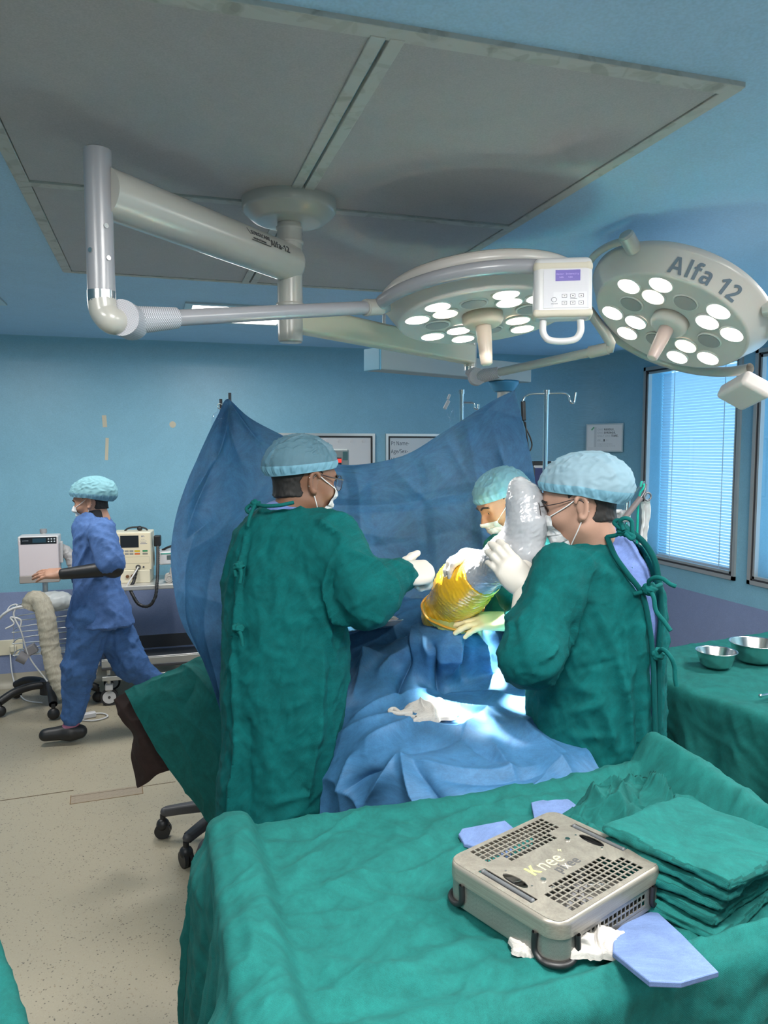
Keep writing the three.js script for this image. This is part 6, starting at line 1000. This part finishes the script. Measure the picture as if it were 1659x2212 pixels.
  const pt = canvasTex(1024, 724, (c, w, h) => {
    c.fillStyle = 'rgb(214,217,219)'; c.fillRect(0, 0, w, h); c.fillStyle = 'rgb(196,200,203)'; c.fillRect(215, 60, 70, 560); c.fillStyle = 'rgb(222,225,226)'; c.fillRect(40, 40, 170, 580); c.save(); c.translate(180, 90); c.rotate(0.75); c.fillStyle = 'rgb(96,170,130)'; c.fillRect(-20, -40, 42, 110); c.restore();
    c.font = 'bold 78px sans-serif'; c.fillStyle = 'rgb(184,189,193)'; c.fillText('ONE', 310, 160); c.fillText('ONE', 310, 248); c.fillText('ONLY ONE', 310, 336); c.fillStyle = 'rgb(52,58,66)'; c.fillText('NEEDLE,', 500, 160); c.fillText('SYRINGE,', 500, 248); c.fillText('TIME.', 720, 336);
    c.fillStyle = 'rgb(120,126,132)'; c.font = '44px sans-serif'; c.fillText('LASA', 310, 440); c.fillStyle = 'rgb(40,44,50)'; c.fillRect(498, 400, 34, 64); c.fillStyle = 'rgb(150,155,160)'; c.fillText('A  I', 570, 440); c.fillRect(300, 470, 200, 4);
    c.font = '30px sans-serif'; c.fillText('for single use only, safe injection', 320, 545); c.fillText('one needle, one syringe, one time only', 320, 600);
  });
  part(p, 'sheet', box(0.30, 0.212, 0.003, 0, 0, 0), std(0xffffff, 0.35, 0, { map: pt })); part(p, 'lamination', box(0.32, 0.232, 0.002, 0, 0, -0.001), std(col(0.45, 0.55, 0.58), 0.15), 'clear laminate border');
}
{
  // anaesthesia workstation behind the third surgeon
  const T = thing('anaesthesia_machine', 'anaesthesia workstation with a dark violet screen behind the third surgeon', 'machine', [2.06, 0, -3.82], -0.28);
  part(T, 'cabinet', rbox(0.42, 0.85, 0.42, 0.02, 0.12, 0.52, 0), M.whitePlastic); part(T, 'work_shelf', rbox(0.46, 0.03, 0.46, 0.01, 0.12, 1.14, 0.05), std(col(0.1, 0.16, 0.36), 0.4), 'blue work shelf'); part(T, 'back_column', rbox(0.16, 0.6, 0.08, 0.01, 0.03, 1.3, -0.1), M.midGrey); part(T, 'plinth', rbox(0.42, 0.08, 0.42, 0.01, 0.12, 0.05, 0), M.darkGrey);
  part(T, 'monitor', rbox(0.33, 0.185, 0.05, 0.006, 0.12, 1.54, 0), M.black); part(T, 'monitor_frame', rbox(0.325, 0.162, 0.05, 0.004, 0.12, 1.529, 0.002), M.whitePlastic); part(T, 'display_screen', box(0.322, 0.13, 0.003, 0.12, 1.53, 0.0285), std(col(0.045, 0.05, 0.14), 0.25), 'dark violet screen');
  part(T, 'vaporizer', rbox(0.075, 0.11, 0.08, 0.012, 0.09, 1.245, 0.12), std(col(0.45, 0.02, 0.14), 0.4), 'pink vaporizer'); part(T, 'gauge', cyl(0.035, 0.035, 0.02, 0.0, 1.26, 0.14, Math.PI / 2), M.whitePlastic, 'round gauge'); part(T, 'absorber', rbox(0.06, 0.08, 0.08, 0.01, 0.2, 1.22, 0.14), M.midGrey); part(T, 'side_rail', rbox(0.03, 0.5, 0.03, 0.006, -0.05, 1.35, 0.02), M.darkGrey);
}
{
  // clamp pole with towel and green tube beside the window
  const T = thing('clamp_stand', 'steel stand with a clamped arm and scissor handle beside the window', 'stand', [1.962, 0, -2.85]); const q = (x, y, z) => [x - 1.962, y, z + 2.85];
  part(T, 'pole', rod([0, 0.06, 0], [0, 1.5, 0], 0.012), M.chrome); part(T, 'base', cyl(0.18, 0.17, 0.03, 0, 0.015, 0), M.darkGrey); part(T, 'clamp', merge(rbox(0.05, 0.05, 0.05, 0.01, -0.02, 1.41, 0), cyl(0.01, 0.01, 0.04, -0.05, 1.43, 0, 0, 0, Math.PI / 2)), M.whitePlastic);
  part(T, 'side_arm', rod(q(1.915, 1.405, -2.8), q(1.985, 1.492, -2.79), 0.012), std(col(0.24, 0.19, 0.19), 0.5), 'grey-brown arm'); part(T, 'scissor_handle', merge(xf(new THREE.TorusGeometry(0.017, 0.004, 8, 24), ...q(2.016, 1.497, -2.785)), tube([q(1.985, 1.492, -2.79), q(2.005, 1.52, -2.79), q(2.012, 1.55, -2.79)], 0.005, 16, 8), tube([q(1.985, 1.492, -2.79), q(2.0, 1.49, -2.79), q(2.012, 1.515, -2.785)], 0.004, 16, 8)), std(col(0.25, 0.24, 0.25), 0.35, 0.6), 'steel scissor rings'); part(T, 'top_bar', rod([0, 1.48, 0], [0.07, 1.56, 0.015], 0.006), M.chrome);
  const tu = thing('oxygen_tube', 'thin green tube hanging from the clamp stand', 'tube', [2.026, 1.556, -2.836]); part(tu, 'tube', tube([[-0.012, -0.02, 0], [-0.004, 0.004, 0], [0.006, -0.01, 0], [0.0, -0.02, 0.01], [-0.02, -0.05, 0.01], [-0.027, -0.26, 0.01], [-0.027, -0.42, 0.01]], 0.0052, 60, 8), std(col(0.0, 0.42, 0.32), 0.4));
  single('towel', displace(surf((u, v) => V(2.008 + 0.05 * u + 0.006 * Math.sin(v * 5), 1.475 - 0.19 * v - 0.012 * Math.sin(u * 6), -2.822 + 0.016 * Math.sin(u * 11 + v)), 24, 40), (x, y, z) => 0.003 * noise3(x * 40, y * 20, z * 40)), M.maskWhite, 'small white towel hanging from the clamp stand', 'towel');
}
// ---- left side: warming unit on a stand
{
  const T = thing('warming_unit_stand', 'white warming unit on a pole with a black five-star base', 'medical device', [-0.715, 0, -5.36]);
  part(T, 'pole', rod([0, 0.1, 0], [0, 1.16, -0.03], 0.017), M.alu); part(T, 'pole_top', cyl(0.022, 0.022, 0.025, 0.0, 1.165, -0.03), M.midGrey); part(T, 'hub', cyl(0.055, 0.05, 0.09, 0, 0.13, 0), M.black);
  for (let i = 0; i < 5; i++) { const a = 2.62 + i * 1.2566, dx = Math.cos(a), dz = Math.sin(a), R = 0.31; const l = part(T, 'leg', merge(tube([[0, 0.14, 0], [dx * 0.1, 0.155, dz * 0.1], [dx * 0.22, 0.14, dz * 0.22], [dx * R, 0.1, dz * R]], 0.026, 20, 12)), M.black); part(l, 'caster', merge(sph(0.037, dx * R, 0.04, dz * R, 1, 1, 0.7), cyl(0.012, 0.012, 0.05, dx * R, 0.08, dz * R)), M.black); }
  const u = part(T, 'warming_unit', rbox(0.235, 0.235, 0.14, 0.008, -0.015, 1.005, 0.04), std(col(0.62, 0.55, 0.57), 0.45), 'off-white box');
  const pn = canvasTex(512, 128, (c) => { c.fillStyle = '#0c1016'; c.fillRect(0, 0, 512, 128); c.fillStyle = '#1d3b4a'; c.fillRect(170, 22, 190, 80); c.fillStyle = '#8d98a0'; c.font = '30px sans-serif'; c.fillText('WARM', 24, 74); c.fillStyle = '#c9ced2'; for (let i = 0; i < 3; i++) for (let j = 0; j < 2; j++) { c.beginPath(); c.arc(398 + i * 42, 40 + j * 46, 13, 0, 7); c.fill(); } });
  part(u, 'top_slope', rbox(0.24, 0.06, 0.145, 0.008, -0.015, 1.115, 0.035, 0), M.whitePlastic); part(u, 'control_panel', box(0.212, 0.044, 0.003, -0.012, 1.117, 0.1085, -0.06), std(0xffffff, 0.3, 0, { map: pn }), 'black control panel'); part(u, 'bottom_band', rbox(0.237, 0.05, 0.142, 0.006, -0.015, 0.868, 0.04), std(col(0.30, 0.27, 0.25), 0.5), 'grey lower band'); part(u, 'side_grip', rbox(0.02, 0.14, 0.05, 0.006, 0.112, 1.03, 0.03), M.whitePlastic);
  const hoseM = std(col(0.56, 0.51, 0.40), 0.8, 0, { map: rep(cottonTone, 4) });
  const hose = (pts, r, n, label, mat = hoseM) => part(T, 'hose', displace(tube(pts.map((p) => [p[0] + 0.715, p[1], p[2] + 5.36]), r, 120, 18), (x, y, z) => 0.006 * (ridge(noise3(x * 14, y * 18, z * 14)) - 0.3) + n * Math.sin(y * 120)), mat, label);
  hose([[-0.785, 0.69, -5.23], [-0.765, 0.74, -5.225], [-0.725, 0.735, -5.2], [-0.69, 0.66, -5.15], [-0.66, 0.45, -5.1], [-0.62, 0.28, -5.05], [-0.56, 0.16, -5.02]], 0.056, 0.0012, 'padded beige hose');
  hose([[-0.50, 0.62, -5.36], [-0.47, 0.5, -5.34], [-0.43, 0.36, -5.3], [-0.46, 0.22, -5.28], [-0.53, 0.13, -5.22]], 0.05, 0.003, 'crinkled white air hose', std(col(0.60, 0.57, 0.52), 0.7));
  hose([[-0.61, 1.05, -5.37], [-0.57, 1.02, -5.35], [-0.54, 0.95, -5.34], [-0.535, 0.85, -5.33]], 0.034, 0.002, 'grey corrugated hose end', std(col(0.34, 0.33, 0.33), 0.5));
  part(T, 'hood', displace(mesh3(blend([ell([0.06, 0.72, 0.11], [0.13, 0.065, 0.075], 0.02)]), 0.01, 0.02), (x, y, z) => 0.004 * noise3(x * 20, y * 20, z * 20)), std(col(0.40, 0.42, 0.42), 0.35), 'grey rounded hood');
  const wire = std(col(0.68, 0.68, 0.68), 0.3, 0.8);
  for (let k = 0; k < 5; k++) part(T, 'basket_wire', tube([[-0.19, 0.68 - k * 0.075, 0.1], [-0.17, 0.68 - k * 0.075, -0.05], [0.19, 0.70 - k * 0.075, -0.05], [0.2, 0.70 - k * 0.075, 0.1], [-0.19, 0.68 - k * 0.075, 0.1]], 0.0038, 50, 6), wire); for (let k = 0; k < 3; k++) part(T, 'basket_wire', rod([-0.18 + k * 0.18, 0.37, 0.1], [-0.18 + k * 0.18, 0.69, 0.1], 0.0022, 0.0022, 6), wire); part(T, 'basket_floor', rbox(0.36, 0.006, 0.15, 0.002, 0.01, 0.375, 0.02), wire);
  const cable = (pts, r, label) => single('cable', tube(pts, r, 70, 6), std(col(0.62, 0.62, 0.62), 0.5), label, 'cable');
  cable([[-0.93, 0.66, -5.2], [-0.90, 0.71, -5.21], [-0.86, 0.72, -5.2], [-0.88, 0.66, -5.2], [-0.84, 0.55, -5.19], [-0.80, 0.38, -5.2], [-0.70, 0.21, -5.2]], 0.005, 'white cable from the wire basket down to the stand base');
  cable([[-1.02, 0.25, -5.83], [-1.0, 0.14, -5.75], [-0.95, 0.05, -5.62], [-0.88, 0.008, -5.5], [-0.76, 0.008, -5.4]], 0.005, 'white cable from the wall socket to the floor');
  cable([[-0.98, 0.62, -5.22], [-0.93, 0.67, -5.2], [-0.87, 0.70, -5.2], [-0.80, 0.70, -5.21], [-0.75, 0.66, -5.22]], 0.009, 'thick white cable tied to the wire basket'); cable([[-0.93, 0.57, -5.2], [-0.88, 0.6, -5.2], [-0.90, 0.64, -5.2], [-0.84, 0.62, -5.2], [-0.85, 0.56, -5.2]], 0.006, 'short white cable knotted at the basket side');
  cable([[-0.52, 0.008, -5.0], [-0.40, 0.008, -4.95], [-0.33, 0.008, -5.0], [-0.36, 0.008, -5.07], [-0.47, 0.008, -5.09]], 0.005, 'cream cable curled on the floor beside the cart wheel');
  single('transformer', merge(rbox(0.07, 0.06, 0.05, 0.008, -0.79, 0.42, -5.22, 0, 0, 0.5), cyl(0.036, 0.036, 0.06, -0.84, 0.375, -5.21, 0, 0, 1.0)), std(col(0.22, 0.21, 0.22), 0.5), 'grey plug adapters hanging at the wire basket', 'adapter');
  single('foot_plug', rbox(0.1, 0.035, 0.04, 0.008, -0.45, 0.0185, -5.03, 0, 0.3), M.whitePlastic, 'white plug lying on the floor by the stand', 'plug');
  const so = thing('wall_socket', 'cream double wall socket low on the back wall', 'socket', [-1.02, 0.29, ZB]); part(so, 'plate', rbox(0.16, 0.11, 0.016, 0.006, 0, 0, 0.008), M.cream); part(so, 'plug', rbox(0.045, 0.05, 0.04, 0.012, 0.02, -0.005, 0.034), M.cream);
}
// ---- defibrillator on its cart
{
  const T = thing('equipment_cart', 'steel equipment cart with white wheels along the back wall', 'cart', [-0.02, 0, -5.42]); const st = M.alu;
  part(T, 'top_shelf', rbox(0.72, 0.03, 0.42, 0.006, 0.0, 0.785, 0), std(col(0.58, 0.57, 0.54), 0.35, 0.4)); part(T, 'lower_shelf', rbox(0.70, 0.02, 0.4, 0.005, 0.0, 0.26, 0.02), M.darkGrey, 'dark lower shelf');
  part(T, 'shelf_rail', merge(rbox(0.70, 0.012, 0.012, 0.004, 0, 0.315, 0.2), rbox(0.70, 0.055, 0.006, 0.002, 0, 0.285, 0.21)), M.alu, 'pale shelf edge'); part(T, 'bottom_rail', rbox(0.70, 0.03, 0.02, 0.005, 0, 0.19, 0.2), M.alu); part(T, 'back_panel', box(0.7, 0.09, 0.01, 0, 0.33, -0.17), M.darkGrey);
  for (const sx of [-1, 1]) for (const sz of [-1, 1]) { const x = sx * 0.31, z = sz * 0.17, l = part(T, 'leg', rod([x, 0.1, z], [x, 0.78, z], 0.013), M.steel); part(l, 'wheel', cyl(0.056, 0.056, 0.022, x, 0.057, z, Math.PI / 2), M.rubber); part(l, 'wheel_cover', merge(cyl(0.046, 0.042, 0.026, x, 0.057, z, Math.PI / 2), rbox(0.05, 0.045, 0.05, 0.01, x, 0.125, z)), M.whitePlastic, 'white wheel cover'); part(l, 'axle', cyl(0.009, 0.009, 0.03, x, 0.057, z, Math.PI / 2), M.darkGrey); }
  single('red_strap', tube([[-0.02, 0.278, -5.27], [0.04, 0.285, -5.25], [0.07, 0.278, -5.28], [0.01, 0.29, -5.3], [0.12, 0.276, -5.24]], 0.009, 40, 8), std(col(0.5, 0.07, 0.03), 0.6), 'red cord bundle on the lower cart shelf', 'cord');
  const F = thing('defibrillator', 'cream defibrillator with dark screen standing on the steel cart', 'defibrillator', [-0.155, 0.80, -5.43], -0.12);
  part(F, 'case', rbox(0.25, 0.255, 0.2, 0.008, 0, 0.215, 0), M.cream); part(F, 'base', rbox(0.235, 0.09, 0.21, 0.006, -0.002, 0.045, 0), M.cream);
  const fc = canvasTex(640, 660, (c) => {
    c.fillStyle = 'rgb(222,210,180)'; c.fillRect(0, 0, 640, 660); c.fillStyle = 'rgb(60,76,120)'; c.font = 'bold 34px sans-serif'; c.fillText('BPL', 490, 70); c.font = '16px sans-serif'; c.fillText('DF 2509', 490, 120); c.fillText('DEFIBRILLATOR', 470, 150); c.fillRect(470, 190, 120, 8); c.fillRect(480, 166, 90, 5);
    const k = (x, y, f, w = 62) => { c.fillStyle = 'rgb(140,134,122)'; c.fillRect(x - 3, y - 3, w + 6, 34); c.fillStyle = f; c.fillRect(x, y, w, 28); };
    for (let j = 0; j < 2; j++) { for (let i = 0; i < 4; i++) k(40 + i * 82, 310 + j * 52, 'rgb(150,146,138)'); k(372, 310 + j * 52, j ? 'rgb(214,110,60)' : 'rgb(214,180,30)', 90); k(510, 310 + j * 52, j ? 'rgb(140,134,122)' : 'rgb(40,140,84)', 84); }
    c.strokeStyle = 'rgb(150,140,118)'; c.lineWidth = 3; c.strokeRect(20, 430, 600, 120); c.beginPath(); c.moveTo(20, 545); c.lineTo(620, 545); c.stroke(); c.fillStyle = 'rgb(70,66,60)'; c.fillRect(130, 480, 54, 14); c.fillStyle = 'rgb(104,106,130)'; c.fillRect(90, 590, 120, 40);
  });
  part(F, 'front_panel', box(0.24, 0.245, 0.003, 0, 0.215, 0.1005), std(0xffffff, 0.45, 0, { map: fc }), 'panel with coloured keys'); part(F, 'screen', box(0.118, 0.08, 0.004, -0.012, 0.282, 0.1015), std(col(0.022, 0.026, 0.028), 0.15), 'dark glass screen');
  part(F, 'socket', merge(new THREE.TorusGeometry(0.013, 0.004, 8, 24).translate(0.04, 0.108, 0.103), cyl(0.006, 0.006, 0.006, 0.075, 0.108, 0.102, Math.PI / 2)), M.darkGrey); part(F, 'knob', merge(cyl(0.011, 0.011, 0.01, -0.03, 0.047, 0.108, Math.PI / 2), xf(new THREE.TorusGeometry(0.014, 0.004, 8, 24), 0.008, 0.045, 0.107)), std(col(0.16, 0.07, 0.03), 0.5)); part(F, 'carry_handle', tube([[-0.06, 0.34, -0.02], [-0.04, 0.358, -0.02], [0.03, 0.366, -0.02], [0.08, 0.355, -0.02], [0.09, 0.34, -0.02]], 0.006, 30, 8), M.black, 'black cable loop on top'); part(F, 'plug_top', sph(0.018, 0.04, 0.358, -0.01), M.black);
  part(F, 'paddle', rbox(0.045, 0.075, 0.06, 0.008, 0.16, 0.275, 0.02), M.black, 'black paddle'); part(F, 'paddle_cord', displace(tube([[0.165, 0.24, 0.05], [0.17, 0.1, 0.13], [0.172, 0.02, 0.2], [0.16, -0.08, 0.24], [0.12, -0.13, 0.25], [0.06, -0.12, 0.24], [0.018, -0.06, 0.22], [0.0, -0.02, 0.19], [0.015, 0.02, 0.14], [0.03, 0.09, 0.115]], 0.0105, 160, 10), (x, y, z) => 0.0012 * Math.sin((x + y * 2) * 500)), M.black, 'coiled black cord'); part(F, 'lead', tube([[0.04, 0.108, 0.105], [0.02, 0.07, 0.15], [-0.02, 0.0, 0.2], [-0.045, -0.08, 0.22]], 0.005, 40, 8), M.whitePlastic, 'pale grey lead');
  const P = thing('printer_unit', 'small white recorder beside the defibrillator', 'medical device', [0.11, 0.80, -5.46], 0.1); part(P, 'case', rbox(0.22, 0.09, 0.18, 0.01, 0, 0.155, 0), M.whitePlastic); part(P, 'window', box(0.14, 0.03, 0.003, 0.01, 0.16, 0.0905), std(col(0.09, 0.12, 0.12), 0.3)); part(P, 'green_stripe', box(0.2, 0.008, 0.003, 0, 0.187, 0.0905), std(col(0.1, 0.35, 0.28), 0.5)); part(P, 'button', box(0.016, 0.008, 0.003, -0.02, 0.13, 0.0905), std(col(0.5, 0.1, 0.03), 0.5)); part(P, 'top_cable', tube([[-0.08, 0.2, 0], [-0.03, 0.225, 0.02], [0.03, 0.23, 0.02], [0.07, 0.2, 0]], 0.008, 20, 8), M.black);
  const R = [[0.07, 0.83, -5.31], [0.135, 0.83, -5.30], [0.2, 0.83, -5.31], [0.105, 0.875, -5.31], [0.17, 0.875, -5.31]];
  R.forEach((p, i) => single('bandage_roll', xf(merge(cyl(0.029, 0.029, 0.07, 0, 0, 0, Math.PI / 2), new THREE.TorusGeometry(0.017, 0.003, 6, 20).translate(0, 0, 0.035)), p[0], p[1], p[2], 0, 0.2 * Math.sin(i * 2), 0), M.gauze, 'cream bandage roll stacked beside the defibrillator', 'bandage', 'bandage rolls on the cart'));
}
// ---- marks on the back wall
{
  const mk = std(col(0.55, 0.50, 0.38), 0.8), wl = scene.getObjectByName('wall_back');
  const strip = (x, y, w, h, rz) => part(wl, 'tape_residue', box(w, h, 0.002, x, y, ZB + 0.001, 0, 0, rz), mk, 'yellowed tape residue');
  strip(-0.345, 1.90, 0.03, 0.085, 0.05); strip(-0.335, 1.70, 0.022, 0.16, -0.06); part(wl, 'paint_spot', cyl(0.024, 0.024, 0.002, 0.129, 1.881, ZB + 0.001, Math.PI / 2, 0, 0, 12), mk, 'beige filler spot');
}
renderer.render(scene, camera);
